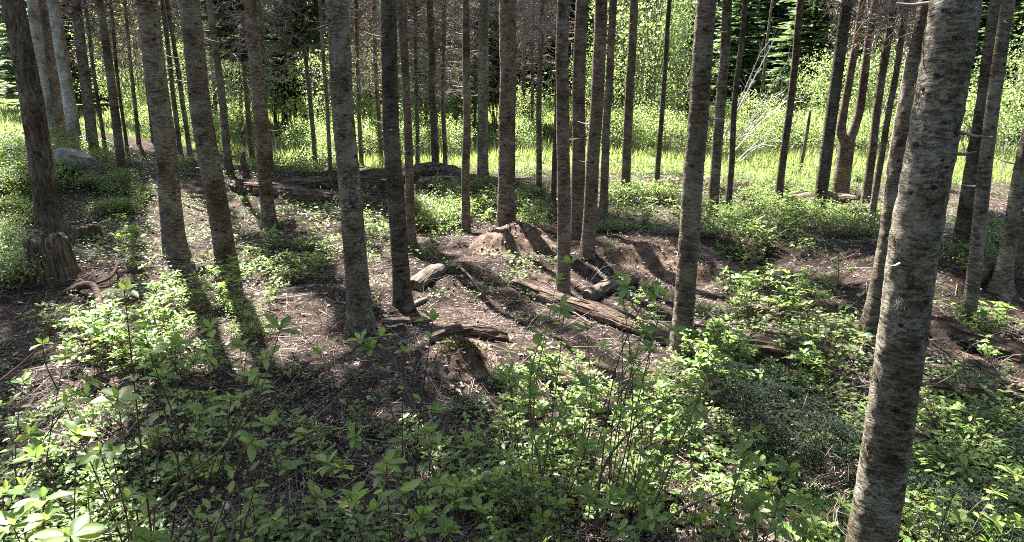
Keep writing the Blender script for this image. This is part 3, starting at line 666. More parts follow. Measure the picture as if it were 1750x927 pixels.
nk = 3500; gx = rng.uniform(-1, 1, nk); gy = 13.0 + 10 * rng.random(nk); gx = gx * (gy * .85 + 3); kp = rng.random(nk) < meadow_mask(gx, gy) * (vn(gx * .8, gy * .8, 2.1) * .5 + .5); gx, gy = gx[kp], gy[kp]; nk = len(gx)
b = np.stack([gx, gy, terr(gx, gy) - .02], -1); e = b + np.stack([rng.normal(size=nk) * .08, rng.normal(size=nk) * .08, rng.uniform(.25, .6, nk)], -1)
o = link('dry_stalks', sticks(MB(), b, e, .006, .003).mesh('dry_stalks'), M['paletwig']); tag(o, 'pale dry stalks standing in the meadow grass', 'grass', kind='stuff')
# bleached fallen branches
B = G(1265, 292); t = thing('fallen_branches', 'fan of bleached bare branches of a fallen tree at right', 'deadwood', B)
P0, P1, A, Bq = [], [], [], []; rb = np.random.default_rng(9)
tub = MB()
for (x0, y0, x1, y1) in [(1235, 285, 1346, 105), (1240, 280, 1345, 150), (1245, 270, 1340, 175), (1230, 250, 1300, 90), (1250, 285, 1345, 205), (1245, 260, 1320, 165), (1240, 230, 1325, 65), (1255, 285, 1330, 235), (1235, 240, 1290, 130)]:
    y = B.y + rb.uniform(0, 1.8); p0 = np.array(D(x0, y0, y) - B); p1 = np.array(D(x1, y1, y + rb.uniform(-.6, .6)) - B)
    c = curve([p0, p0 * .5 + p1 * .5 + np.array([.05, 0, .12]), p1], 8); tube(tub, c, np.linspace(.016, .005, 8), 6)
    for q in range(12):
        f = c[rb.integers(2, 8)]; dv = nrm((p1 - p0) * .5 + rb.normal(size=3) * .5); P0.append(f); P1.append(f + dv * rb.uniform(.15, .5)); A.append(.006); Bq.append(.003)
link('limbs', tub.mesh('limbs', True), M['paletwig'], t); link('twigs', sticks(MB(), P0, P1, A, Bq).mesh('twigs'), M['paletwig'], t)

# ------------------------------------------------------------------ boulder, stumps, logs
def boulder(px, py, sx, sy, sz, label, seed):
    B = G(px, py); bm = bmesh.new(); bmesh.ops.create_icosphere(bm, subdivisions=4, radius=1)
    r = np.random.default_rng(seed); pl = [(nrm(r.normal(size=3) + np.array([0, 0, .3])), r.uniform(.42, .75)) for _ in range(13)]
    for v in bm.verts:
        p = np.array(v.co)
        for nn, dd in pl:
            e = p @ nn - dd
            if e > 0: p = p - nn * e * .98
        p *= 1 + .05 * float(vn(p[0] * 2.5 + seed, p[1] * 2.5, p[2] * 2.5)) + .02 * float(vn(p[0] * 8 + seed, p[1] * 8, p[2] * 8)); v.co = (p[0] * sx, p[1] * sy, p[2] * sz)
    me = bpy.data.meshes.new('boulder'); bm.to_mesh(me); bm.free()
    o = link('boulder', me, M['rock'], None, B + Vector((0, .1, sz * .45)), (0, .1, .4)); tag(o, label, 'boulder')
boulder(131, 297, .36, .32, .33, 'grey granite boulder half sunk in huckleberry bushes at left', 3)
for (px, py, s, lab, sd) in [(1329, 484, .085, 'small dark stone lying in shade right of centre', 8), (1120, 350, .10, 'pale flat stone on the bank behind the lone slim trunk', 5), (280, 497, .07, 'dark small stone near the mossy short log', 6)]:
    boulder(px, py, s * 1.3, s, s * .6, lab, sd)
def stump(px, py, r0, h, n, label, seed, jag=.1, lean=0.0):
    n = int(n * 1.5); B = G(px, py); t = thing('tree_stump', label, 'stump', B - Vector((0, 0, .06))); r = np.random.default_rng(seed)
    hh = h * (1 + jag * np.cumsum(r.normal(size=n)) * .35); hh = np.clip(hh, h * .82, h * 1.08) * r.uniform(.95, 1.06, n)
    for k in range(n):
        a0, a1 = 2 * np.pi * (k + .04) / n, 2 * np.pi * (k + .97) / n; mb = MB(); rows = 7; V = []
        rk = r.uniform(.9, 1.06)
        for q in range(rows):
            f = q / (rows - 1); rad = r0 * rk * (1.22 - .22 * f ** .6 + .22 * max(0, .22 - f)); inn = rad - r0 * r.uniform(.14, .3)
            for (a, rr_) in ((a0, rad * r.uniform(.95, 1)), ((a0 + a1) / 2, rad * r.uniform(1.02, 1.08)), (a1, rad * r.uniform(.95, 1)), (a1, inn), (a0, inn)):
                z = hh[k] * f + (r.uniform(-1, 1) * jag * h * .8 if q == rows - 1 else 0); V.append((math.cos(a) * rr_ + lean * z, math.sin(a) * rr_, z))
        Fc = [[q * 5 + c, q * 5 + (c + 1) % 5, q * 5 + 5 + (c + 1) % 5, q * 5 + 5 + c] for q in range(rows - 1) for c in range(5)]
        mb.add(V, Fc); mb.add(np.array(V[-5:]), [[0, 1, 2, 3, 4]]); link('stave', mb.mesh('stave'), M['rotv'], t)
    c = tube(MB(), [(0, 0, -.1), (lean * h * .4, 0, h * .4), (lean * h * .7, 0, h * .72)], [r0 * 1.05, r0 * .84, r0 * .75], 14, .1, seed); link('core', c.mesh('core'), M['rotv'], t); return t
_k = flat(95, 470)[1] / F_PX
stump(95, 468, 30 * _k, 68 * _k, 15, 'broken weathered stump with jagged top at far left', 21, .12, -.08)
stump(152, 414, 20 * flat(142, 402)[1] / F_PX, 38 * flat(142, 402)[1] / F_PX, 11, 'short dark stump behind the broken jagged one at left', 22, .06)
stump(1742, 690, 34 * flat(1742, 690)[1] / F_PX, 42 * flat(1742, 690)[1] / F_PX, 11, 'low split stump at the right edge beside the rotten log', 23, .1)

def log(p0, p1, r0, r1, label, seed, mat='rot', slabs=8, sag=0.0, rough=.22, name='fallen_log', lift=.35, moss=0):
    """a log between two photo pixels on the ground; slabs are its split bark and wood pieces"""
    a, b = G(*p0), G(*p1); r = np.random.default_rng(seed); mid = (a + b) / 2; rz = math.atan2(b.y - a.y, b.x - a.x); t = thing(name, label, 'log', mid, None, (0, 0, rz)); cz, sz_ = math.cos(-rz), math.sin(-rz)
    L = (b - a).length; k = max(10, int(L / .06)); pts = []
    for f in np.linspace(0, 1, k):
        q = a.lerp(b, f); z = max(q.z, terr1(q.x, q.y)) if False else q.z * .4 + terr1(q.x, q.y) * .6
        pts.append((q.x - mid.x, q.y - mid.y, z - mid.z + (r0 + (r1 - r0) * f) * lift + sag * math.sin(f * 3.14)))
    P = np.array([(x * cz - y * sz_, x * sz_ + y * cz, z) for x, y, z in pts]); rad = np.linspace(r0, r1, k) * (1 + .1 * r.normal(size=k) * (.5 if mat == 'greywood' else 1)); rad[0] *= .8; rad[-1] *= .8
    link('heartwood', tube(MB(), P, rad, 34, rough, seed, True, 7, .5 if mat == 'rot' else .14).mesh('heartwood', False), M[mat], t)
    ax = nrm(P[-1] - P[0]); sd = nrm(np.cross(ax, [0, 0, 1.0])); up = np.cross(sd, ax)
    for s in range(slabs):
        l = L * r.uniform(.18, .5); f0 = r.uniform(.0, 1 - l / L); ang = r.uniform(-1.9, 1.0); wd = r0 * r.uniform(.12, .36); th = r0 * r.uniform(.10, .28); V = []
        off = r.uniform(.92, 1.12)
        for q, f in enumerate(np.linspace(f0, f0 + l / L, 6)):
            i_ = min(k - 1, int(f * (k - 1))); c = P[i_]; o = up * math.cos(ang) + sd * -math.sin(ang); tg = -up * math.sin(ang) - sd * math.cos(ang)
            e = c + o * rad[i_] * off * (1 + .05 * r.normal()); tp = .35 if q in (0, 5) else 1
            ww = wd * tp * r.uniform(.8, 1.1)
            for (u, v) in ((-ww, -th), (ww, -th), (ww * .9, th * tp), (-ww * .9, th * tp)): V.append(e + tg * u + o * v)
        Fc = [[q * 4 + c, q * 4 + (c + 1) % 4, q * 4 + 4 + (c + 1) % 4, q * 4 + 4 + c] for q in range(5) for c in range(4)]
        mb = MB().add(np.array(V), Fc); mb.add(np.array(V[:4]), [[3, 2, 1, 0]]); mb.add(np.array(V[-4:]), [[0, 1, 2, 3]]); link('splinter', mb.mesh('splinter'), M[mat], t)
    if moss:
        idx = r.integers(0, k, moss); an = r.normal(size=moss) * .7; o = up * np.cos(an)[:, None] - sd * np.sin(an)[:, None]; b0 = P[idx] + o * rad[idx][:, None] * 1.0 + ax * r.normal(size=(moss, 1)) * .03
        tp = b0 + nrm(o + r.normal(size=(moss, 3)) * .6) * r.uniform(.008, .022, (moss, 1)); m_ = diamonds(MB(), b0, tp, nrm(r.normal(size=(moss, 3))) * .004); mo = link('moss', m_.mesh('moss'), M['moss'], t); mo['kind'] = 'stuff'
    return t
log((398, 320), (585, 348), .115, .10, 'long dark rotten log lying behind the medium brown trunk', 31, 'rot', 26)
log((430, 330), (640, 318), .12, .11, 'slim rotten log crossing behind the thick pale grey trunk', 32, 'rot', 10)
log((620, 318), (700, 312), .13, .12, 'short brown log between the thick pale and dark mottled trunks', 33, 'rot', 8)
log((706, 306), (790, 300), .14, .10, 'upper splintered log of the pile at centre', 34, 'rot', 14)
log((715, 322), (780, 312), .10, .09, 'lower splintered log of the pile at centre', 35, 'greywood', 8)
log((1278, 352), (1350, 352), .09, .09, 'dark thin log at the foot of the dark slender trunk', 36, 'rot', 5)
log((1345, 354), (1480, 352), .13, .11, 'pale sunlit log at the foot of the forked tree', 37, 'greywood', 8)
log((1410, 362), (1500, 362), .08, .07, 'thin pale log in front of the pale sunlit log', 38, 'greywood', 4)
log((708, 494), (757, 463), .075, .065, 'short sawn log leaning at the foot of the dark mottled trunk', 39, 'greywood', 3, .03, .08)
log((652, 553), (738, 549), .035, .03, 'flat bark strip beside the foot of the thick pale grey trunk', 40, 'greywood', 4)
log((690, 535), (730, 512), .03, .025, 'thin grey stick log below the dark mottled trunk', 41, 'greywood', 3)
log((880, 490), (1150, 590), .060, .055, 'long red brown rotten log crossing the sunny centre clearing', 42, 'rot', 24, .02, .3)
log((1003, 512), (1085, 482), .065, .06, 'short grey branch log above the long red brown rotten log', 43, 'greywood', 5, .03)
log((1255, 600), (1400, 618), .085, .07, 'rotten split log among plants right of the thick dark trunk', 44, 'rot', 12)
log((1590, 560), (1752, 618), .075, .065, 'crumbling upper log right of the nearest trunk', 45, 'rot', 26, 0, .3)
log((1600, 590), (1700, 650), .055, .045, 'crumbling lower log right of the nearest trunk', 46, 'rot', 16, 0, .3)
log((1590, 668), (1730, 690), .05, .05, 'thin decayed log in shade under the crumbling logs', 47, 'rot', 6)
log((1685, 388), (1760, 384), .13, .12, 'grey log on the meadow edge at the right', 48, 'greywood', 5)
log((318, 470), (380, 462), .085, .075, 'mossy short log at the foot of the thick brown trunk', 49, 'greywood', 4, 0, .12, moss=500)
log((318, 352), (365, 364), .035, .03, 'bleached stick lying on the sunny path', 50, 'greywood', 2)
log((735, 586), (865, 580), .05, .045, 'broken log with lit end at lower centre', 51, 'rot', 12, .02, .3)
log((400, 425), (480, 432), .03, .02, 'dark thin fallen stick behind the thick brown trunk', 52, 'rot', 2)
# upright stub on the long log
B = G(421, 312); o = link('wood_stub', tube(MB(), curve([(0, 0, -.1), (.02, 0, .2), (-.02, 0, .36), (.01, 0, .5)], 9), [.07, .06, .055, .05, .05, .045, .04, .03, .012], 9, .3, 2).mesh('wood_stub', True), M['rot'], None, B); tag(o, 'upright splintered stub on the long rotten log', 'stub')
def mound(px, py, sx, sy, sz, label, seed, mat, moss=0, name='root_mound', litter=1500):
    B = G(px, py); t = thing(name, label, 'mound', B); nu, nv = 56, 30; V = []
    for q in range(nv):
        f = (q / (nv - 1)) ** .8 * 1.5
        for p in range(nu):
            a = p / nu * 2 * np.pi; x, y = math.cos(a) * f, math.sin(a) * f
            f2 = f * (1 + .28 * float(vn(math.cos(a) * 1.3 + seed, math.sin(a) * 1.3, 3.3)))
            steep = 1.2 if math.sin(a) > 0 else 2.2
            k = math.exp(-(f2 ** (2 * steep)) * 1.1); X, Y = x * sx, y * sy
            nz = .30 * float(vn(x * 1.8 + seed, y * 1.8, .5)) + .22 * float(vn(x * 4.5 + seed, y * 4.5, 1.5)) + .12 * float(vn(x * 11 + seed, y * 11, 2.5)) + .06 * float(vn(x * 24 + seed, y * 24, 2.9))
            V.append((X, Y, terr1(B.x + X, B.y + Y) - B.z + sz * k * (1 + nz) - .02 * (f > 1.35) + .004))
    Fc = [[q * nu + p, (q + 1) * nu + p, (q + 1) * nu + (p + 1) % nu, q * nu + (p + 1) % nu] for q in range(nv - 1) for p in range(nu)]
    link('rotted_wood', MB().add(V, Fc).mesh('rotted_wood', True), M[mat], t)
    V_all = V; V = [v for v, q in zip(V, range(len(V))) if q < nu * 17]
    if moss:
        r = np.random.default_rng(seed); V = np.array(V); idx = r.integers(0, len(V), moss); c = V[idx] + r.normal(size=(moss, 3)) * .015
        keep = vn(c[:, 0] * 9, c[:, 1] * 9, c[:, 2] * 9) > -.1; c = c[keep]; m = len(c)
        tp = c + nrm(np.array([[0, 0, 1.]]) + r.normal(size=(m, 3)) * .6) * r.uniform(.012, .03, (m, 1)); mo = link('moss', diamonds(MB(), c, tp, nrm(r.normal(size=(m, 3))) * .005).mesh('moss'), M['moss'], t); mo['kind'] = 'stuff'
    r = np.random.default_rng(seed + 5); W = np.array(V_all); m = int(litter * sx / .4); i0 = r.integers(0, len(W) - nu - 1, m); u_ = r.random((m, 1)); c = W[i0] * u_ + W[i0 + nu] * (1 - u_) + np.stack([r.normal(size=m) * .008, r.normal(size=m) * .008, 0 * i0 + .004], -1)
    a = r.uniform(0, 6.28, m); d = np.stack([np.cos(a), np.sin(a), r.normal(size=m) * .3], -1); l = r.uniform(.012, .045, (m, 1)); q = nrm(np.cross(d, [[0, 0, 1.]] + r.normal(size=(m, 3)) * .4)) * np.where(r.random((m, 1)) < .6, .0016, l * .25)
    link('needle_litter', diamonds(MB(), c, c + d * l, q).mesh('needle_litter'), M['litter'], t)['kind'] = 'stuff'
    # crumbling chunks
    r = np.random.default_rng(seed + 1)
    for k in range(0):
        a = r.uniform(3.2, 6.2); l = r.uniform(.06, .16) * sx / .4; p = np.array([math.cos(a) * sx * .9, math.sin(a) * sy * .9, r.uniform(.15, .7) * sz]); d = nrm(np.array([r.normal(), r.normal() * .3, r.normal() * .4]))
        link('chunk', tube(MB(), [p - d * l, p, p + d * l], [.012, .03 * sx / .4, .01], 6, .4, k).mesh('chunk'), M[mat], t)
mound(885, 418, .36, .30, .20, 'crumbling brown root mound at the foot of the thick reddish trunk', 61, 'duff')
mound(1140, 440, .46, .26, .13, 'low brown mound of rotted wood left of the thick dark trunk', 62, 'duff')
mound(785, 615, .19, .17, .10, 'mossy lump of rotted wood at lower centre', 63, 'duff', 1500)
mound(1215, 465, .40, .25, .10, 'dark earthy hump right behind the thick dark trunk', 64, 'duff')
def rootthing(pxs, rads, label, name='exposed_root', mat='rot', depth=None, cat='root'):
    pts = [G(p[0], p[1]) + Vector((0, 0, p[2])) for p in pxs] if depth is None else [D(p[0], p[1], depth + p[2]) for p in pxs]
    B = pts[0]; k = 8 * len(pts); c = curve([p - B for p in pts], k); rr_ = np.interp(np.linspace(0, 1, k), np.linspace(0, 1, len(rads)), rads)
    o = link(name, tube(MB(), c, rr_, 9, .15, pxs[0][0]).mesh(name, True), M[mat], None, B); return tag(o, label, cat)
rootthing([(100, 502, -.02), (128, 500, .03), (150, 505, .10), (166, 515, .12), (172, 530, .02), (168, 535, -.05)], [.03, .032, .034, .032, .028, .02], 'hooked dark root arching over the litter below the broken stump')
rootthing([(120, 492, -.02), (160, 492, .03), (190, 485, .06), (203, 470, .10), (198, 460, .08)], [.012, .014, .014, .012, .006], 'thin curled root right of the hooked one')
rootthing([(700, 425, .06), (718, 430, .03), (728, 434, -.03)], [.05, .04, .02], 'root spur spreading right from the reddish slim trunk')
rootthing([(985, 360, .0), (995, 385, .04), (1010, 412, .03), (1018, 425, -.02)], [.03, .03, .025, .015], 'pale root between trunks of the tight centre group', mat='greywood')
rootthing([(1690, 483, .12), (1672, 488, .10), (1660, 496, .02)], [.07, .055, .03], 'dark knuckle root left of the curved foot trunk')
rootthing([(1592, 570, .05), (1610, 590, .03), (1625, 610, -.03)], [.06, .05, .02], 'dark root running from behind the nearest trunk to the right')
for (a, b, lab) in [((1640, 735), (1700, 740), 'small stick in the plants at lower right'), ((1462, 628), (1478, 590), 'short pale upright stick left of the nearest trunk'),
                    ((935, 525), (1010, 560), 'thin pale stick beside the long red brown rotten log'), ((780, 455), (830, 520), 'thin stick lying across the centre shadow')]:
    A_, B_ = G(*a), G(*b); o = link('fallen_stick', tube(MB(), curve([(0, 0, .02), (B_ - A_) * .5 + Vector((.01, .02, .05)), (B_ - A_) + Vector((0, 0, .03))], 9), np.linspace(.012, .006, 9), 6, .2, a[0]).mesh('fallen_stick', True), M['greywood'], None, A_); tag(o, lab, 'stick', 'sticks on the forest floor')

# ------------------------------------------------------------------ litter and twigs
n = 190000; ly = 2.2 + 12.5 * rng.random(n) ** 1.9; lx = rng.uniform(-1, 1, n) * (ly * .82 + .6)
lz = terr(lx, ly); dens = vn(lx * .9, ly * .9, 7.7) * .5 + .5 + .3; kp = rng.random(n) < dens; lx, ly, lz = lx[kp], ly[kp], lz[kp]; n = len(lx)
a = rng.uniform(0, 6.28, n); nd_ = rng.random(n) < .55; l = np.where(nd_, rng.uniform(.02, .05, n), rng.uniform(.008, .022, n)) * (1 + (ly > 6) * .4); d = np.stack([np.cos(a), np.sin(a), rng.normal(size=n) * .35], -1)
b = np.stack([lx, ly, lz + .005], -1); up = np.array([[0, 0, 1.0]]) + rng.normal(size=(n, 3)) * .35; sd = nrm(np.cross(d, up)) * np.where(nd_, rng.uniform(.0007, .0016, n) * (1 + ly * .12), l * rng.uniform(.15, .45, n))[:, None]
nc_ = 7000; cy_ = 2.3 + 11 * rng.random(nc_) ** 1.5; cx_ = rng.uniform(-1, 1, nc_) * (cy_ * .82 + .6); ca_ = rng.uniform(0, 6.28, nc_); cl_ = rng.uniform(.02, .06, nc_)
cd_ = np.stack([np.cos(ca_), np.sin(ca_), rng.normal(size=nc_) * .25], -1); cb_ = np.stack([cx_, cy_, terr(cx_, cy_) + .008], -1); cs_ = nrm(np.cross(cd_, np.array([[0, 0, 1.]]) + rng.normal(size=(nc_, 3)) * .4)) * (cl_ * rng.uniform(.15, .4, nc_))[:, None]
b = np.concatenate([b, cb_]); d = np.concatenate([d, cd_]); l = np.concatenate([l, cl_]); sd = np.concatenate([sd, cs_])
o = link('leaf_litter', diamonds(MB(), b, b + d * l[:, None], sd, .5).mesh('leaf_litter'), M['litter']); tag(o, 'pale flakes of bark and needle litter strewn on the forest floor', 'litter', kind='stuff')
n = 17000; ly = 2.2 + 12 * rng.random(n) ** 1.7; lx = rng.uniform(-1, 1, n) * (ly * .82 + .6); l = rng.uniform(.05, .3, n); a = rng.uniform(0, 6.28, n)
p0 = np.stack([lx, ly, terr(lx, ly) + .006], -1); x1, y1 = lx + np.cos(a) * l, ly + np.sin(a) * l; p1 = np.stack([x1, y1, terr(x1, y1) + .008 + (rng.random(n) < .2) * rng.uniform(0, .06, n)], -1)
o = link('fallen_twigs', sticks(MB(), p0, p1, rng.uniform(.0014, .0035, n), .001).mesh('fallen_twigs'), M['twig']); tag(o, 'thin grey twigs scattered over the litter', 'twigs', kind='stuff')

# ------------------------------------------------------------------ plants
def leaf_template(seed, wide=.2):
    r = np.random.default_rng(seed); st = np.array([0, .2, .42, .63, .83, 1.0]); hw = np.array([.05, .5, .92, 1.0, .6, .0]) * wide; bend = r.uniform(.08, .26); V = []
    for s_, h_ in zip(st, hw):
        z = .06 * s_ - bend * s_ * s_; e = h_ * r.uniform(.4, .8)
        V += [(s_, h_, z + e * .6), (s_, 0, z), (s_, -h_, z + e * .6)]
    Fc = [[q * 3 + c, q * 3 + 3 + c, q * 3 + 4 + c, q * 3 + 1 + c] for q in range(5) for c in (0, 1)]
    return np.array(V), np.array(Fc)
LEAFT = [leaf_template(k, .20 + .02 * (k % 3)) for k in range(4)]
LEAFM = []
for V, Fc in LEAFT:
    me = MB().add(V, Fc).mesh('leaf', True); me.materials.append(M['leaf']); LEAFM.append(me)
def leaves_merged(mb, base, d, up, L, tmpl, wscale=1.0):
    V, Fc = tmpl; d = nrm(d); sd = nrm(np.cross(up, d)); nn = np.cross(d, sd); N = len(base)
    W = base[:, None] + L[:, None, None] * (V[None, :, 0:1] * d[:, None] + V[None, :, 1:2] * wscale * sd[:, None] + V[None, :, 2:3] * nn[:, None])
    mb.add(W.reshape(-1, 3), (np.arange(N)[:, None, None] * len(V) + Fc[None]).reshape(-1, 4))
LT_S = (np.array([(0, 0, 0), (.35, .2, .05), (.35, 0, 0), (.35, -.2, .05), (.75, .17, .0), (.75, 0, -.05), (.75, -.17, .0), (1, 0, -.14)], float),
        np.array([[0, 1, 2, 2], [0, 2, 3, 3], [1, 4, 5, 2], [2, 5, 6, 3], [4, 7, 5, 5], [5, 7, 6, 6]]))
LT_S = (LT_S[0], None)
def small_leaves(mb, base, d, up, L, wide=1.0):
    """eight-vertex folded leaves"""
    V = LT_S[0]; d = nrm(d); sd = nrm(np.cross(up, d)); nn = np.cross(d, sd); N = len(base)
    W = base[:, None] + L[:, None, None] * (V[None, :, 0:1] * d[:, None] + V[None, :, 1:2] * wide * sd[:, None] + V[None, :, 2:3] * nn[:, None])
    i_ = np.arange(N)[:, None, None] * 8
    mb.add(W.reshape(-1, 3), (i_ + np.array([[1, 4, 5, 2], [2, 5, 6, 3]])[None]).reshape(-1, 4))
    mb.F.append((i_ + np.array([[0, 1, 2], [0, 2, 3], [4, 7, 5], [5, 7, 6]])[None]).reshape(-1, 3) + mb.n - N * 8)
def near_shrub(label, depth, base_px, tips, leafL=.055, extra=1, seed=0, mat='stem'):
    """a shrub near the camera: each stem and each leaf is an object of its own"""
    r = np.random.default_rng(seed); x = D(base_px[0], min(base_px[1], 925), depth).x; B = Vector((x, depth, terr1(x, depth)))
    t = thing('azalea_shrub', label, 'shrub', B, 'azalea shrubs in the foreground'); tl = []
    for (px, py) in tips:
        tp = np.array(D(px, py, depth + r.uniform(-.18, .18)) - B); tp[2] = max(tp[2], .05)
        b0 = np.array([r.normal() * .05, r.normal() * .04, -.03]); mid = b0 * .5 + tp * .5 + np.array([r.normal() * .06, r.normal() * .05, .04 + r.normal() * .05])
        c = curve([b0, mid, tp], 12); L = np.linalg.norm(tp); link('stem', tube(MB(), c, np.linspace(.0016 + .0022 * L, .0011, 12), 6).mesh('stem', True), M[mat], t); tl.append((tp, c[-1] - c[-3]))
        for _ in range(extra):
            i_ = r.integers(3, 10); p = c[i_]; dv = nrm(c[i_ + 1] - c[i_ - 1] + r.normal(size=3) * .05); dv = nrm(dv + r.normal(size=3) * .6 + np.array([0, 0, .3])); e = p + dv * r.uniform(.08, .20)
            link('side_stem', tube(MB(), curve([p, (p + e) / 2 + r.normal(size=3) * .012, e], 6), np.linspace(.0026, .0014, 6), 5).mesh('side_stem', True), M[mat], t); tl.append((e, dv))
        for i_ in (6, 7, 8, 9, 10): tl.append((c[i_], None))
    for (tp, dv) in tl:
        if dv is None:
            for _q in range(int(r.integers(1, 3))):
                a = r.uniform(0, 6.28); d = nrm(np.array([math.cos(a), math.sin(a), r.uniform(-.3, .5)])); sd = nrm(np.cross([0, 0, 1.], d)); R = Matrix((d, sd, np.cross(d, sd))).transposed(); s_ = leafL * r.uniform(.5, .95); link('leaf', LEAFM[int(r.integers(4))], None, t, tp, R.to_euler(), (s_, s_, s_))
            continue
        nl = int(r.integers(6, 10)); a0 = r.uniform(0, 6.28); dv = nrm(np.array(dv) + np.array([0, 0, .02]))
        u = nrm(np.cross(dv, [.3, .1, 1.0] if abs(dv[2]) < .95 else [1., 0, 0])); v = np.cross(dv, u)
        for k in range(nl):
            inner = k >= nl - 2; a = a0 + k * 2.4 + r.normal() * .25; el = r.uniform(.9, 1.3) if inner else r.uniform(-.05, .65)
            d = (u * math.cos(a) + v * math.sin(a)) * math.cos(el) + dv * math.sin(el); d = nrm(d + np.array([0, 0, -.12])); sd = nrm(np.cross(dv if not inner else u, d)); nn = np.cross(d, sd)
            s_ = leafL * r.uniform(.6, 1.2) * (.6 if inner else 1); R = Matrix((d, sd, nn)).transposed()
            o = link('leaf', LEAFM[int(r.integers(4))], None, t, tp - dv * r.uniform(0, .012), R.to_euler(), (s_, s_ * r.uniform(.85, 1.2), s_))
    return t
SHRUBS = [
 ('arching azalea shrub with long diagonal stem at lower left', 1.95, (215, 990), [(480, 560), (435, 640), (345, 705), (275, 640), (455, 725), (300, 590), (455, 610), (395, 680)], .055, 1),
 ('leafy azalea shrub low in the left corner', 1.55, (110, 1100), [(60, 780), (130, 740), (70, 850), (190, 770), (200, 680), (150, 840), (110, 690), (215, 850)], .055, 1),
 ('big leaved azalea branch in the very bottom left corner', 1.25, (30, 1300), [(20, 895), (75, 885), (5, 840), (120, 915)], .058, 1),
 ('single tall azalea shoot left of the mossy short log', 1.75, (262, 900), [(212, 492), (255, 600), (245, 560)], .05, 0),
 ('azalea with bent stems in front of the thick pale grey trunk', 2.35, (740, 860), [(615, 578), (652, 572), (545, 602), (690, 598), (740, 545)], .058, 1),
 ('dense azalea shrub at bottom centre', 1.7, (720, 1050), [(560, 790), (640, 870), (720, 880), (780, 830), (820, 870), (760, 905), (690, 840), (600, 850), (660, 790)], .056, 1),
 ('azalea with drooping tip left of the mossy lump', 2.0, (760, 900), [(745, 700), (738, 738), (800, 760), (850, 810)], .055, 1),
 ('tall straight azalea stem in the sunny centre', 2.6, (930, 930), [(972, 448), (952, 480), (946, 622), (1003, 560), (1030, 592), (925, 570), (985, 640)], .058, 1),
 ('sunlit azalea shrub over the long red brown rotten log', 2.7, (1020, 900), [(1060, 470), (1112, 490), (1065, 522), (1135, 505), (1150, 562), (1100, 562), (1080, 610)], .058, 1),
 ('azalea with forked grey branch at lower right of centre', 2.35, (1010, 905), [(1180, 690), (1222, 612), (1255, 640), (1100, 662), (1140, 705), (1200, 660), (1060, 700)], .056, 1),
 ('bright azalea thicket at the bottom right of centre', 2.2, (950, 980), [(950, 860), (900, 800), (882, 700), (870, 640), (1000, 760), (1062, 850), (1130, 770), (980, 690), (930, 740)], .056, 1),
 ('azalea shrub beside the dark spruce bough', 2.1, (1290, 960), [(1290, 738), (1275, 768), (1305, 790), (1350, 805), (1290, 870), (1245, 900), (1330, 870)], .056, 1),
 ('leafy azalea at the bottom between the bright thicket and bough', 1.9, (1130, 990), [(1150, 890), (1100, 900), (1190, 850), (1060, 905), (1220, 910)], .054, 1),
 ('azalea shrub at the left edge below the hooked root', 2.5, (60, 900), [(40, 650), (110, 610), (20, 720), (150, 650)], .055, 1),
 ('azalea shrub left of the dense bottom centre one', 1.9, (500, 960), [(490, 800), (430, 850), (540, 850), (380, 880), (520, 740), (470, 890)], .054, 1),
 ('upright azalea behind the arching one at left', 2.6, (400, 860), [(360, 560), (410, 590), (330, 620), (430, 540), (290, 540)], .055, 1),
 ('azalea shrub at the bottom right corner', 2.2, (1670, 1000), [(1650, 800), (1700, 840), (1720, 890), (1640, 890), (1590, 870), (1735, 810)], .056, 1),
 ('azalea shrub left of the nearest trunk foot', 2.3, (1400, 960), [(1370, 850), (1420, 900), (1380, 910), (1340, 905)], .052, 1),
]
for k, s in enumerate(SHRUBS): near_shrub(s[0], s[1], s[2], s[3], s[4] * 1.02, s[5] * (1 + k % 2), 900 + k)
for (pxs, dep, rads, lab) in [
    ([(455, 920, 0), (470, 800, .05), (445, 740, .1), (430, 690, .1)], 2.2, [.006, .005, .004, .003], 'pale bare stem standing left of the dense azalea'),
    ([(745, 820, 0), (720, 720, .05), (665, 600, .1), (635, 560, .1)], 2.4, [.006, .005, .004, .003], 'long arching bare stem in front of the thick pale grey trunk'),
    ([(1110, 925, 0), (1150, 880, .0), (1210, 850, .05), (1268, 830, .1)], 1.95, [.007, .006, .005, .004], 'dark bare branch reaching right at bottom centre'),
    ([(1015, 900, 0), (1030, 810, .05), (1080, 740, .1), (1150, 690, .15), (1185, 700, .15)], 2.3, [.010, .009, .007, .005, .004], 'grey forked bare stem in the bright thicket'),
    ([(200, 940, 0), (300, 830, .0), (390, 750, .05), (450, 640, .05)], 1.8, [.009, .008, .006, .004], 'thick brown diagonal stem at lower left'),
    ([(0, 650, 0), (60, 600, .1), (100, 540, .2)], 2.4, [.006, .005, .003], 'grey stem leaning in from the left edge'),
    ([(395, 927, 0), (400, 880, .03), (380, 850, .05)], 1.9, [.008, .007, .004], 'short crooked grey stem at bottom left'),
    ([(560, 850, 0), (680, 770, .1), (760, 735, .2)], 2.3, [.005, .005, .003], 'thin low stem crossing in front of bottom centre')]:
    rootthing([(p[0] + 5 * math.sin(p[1]), p[1], p[2]) for p in pxs], [q * .6 for q in rads], lab, 'bare_stem', 'stem', dep, 'stem')
nb_ = 620; ty = 1.7 + 4.3 * rng.random(nb_) ** 1.3; tx = rng.uniform(-1, 1, nb_) * (ty * .8); P0, P1, A, Bq = [], [], [], []
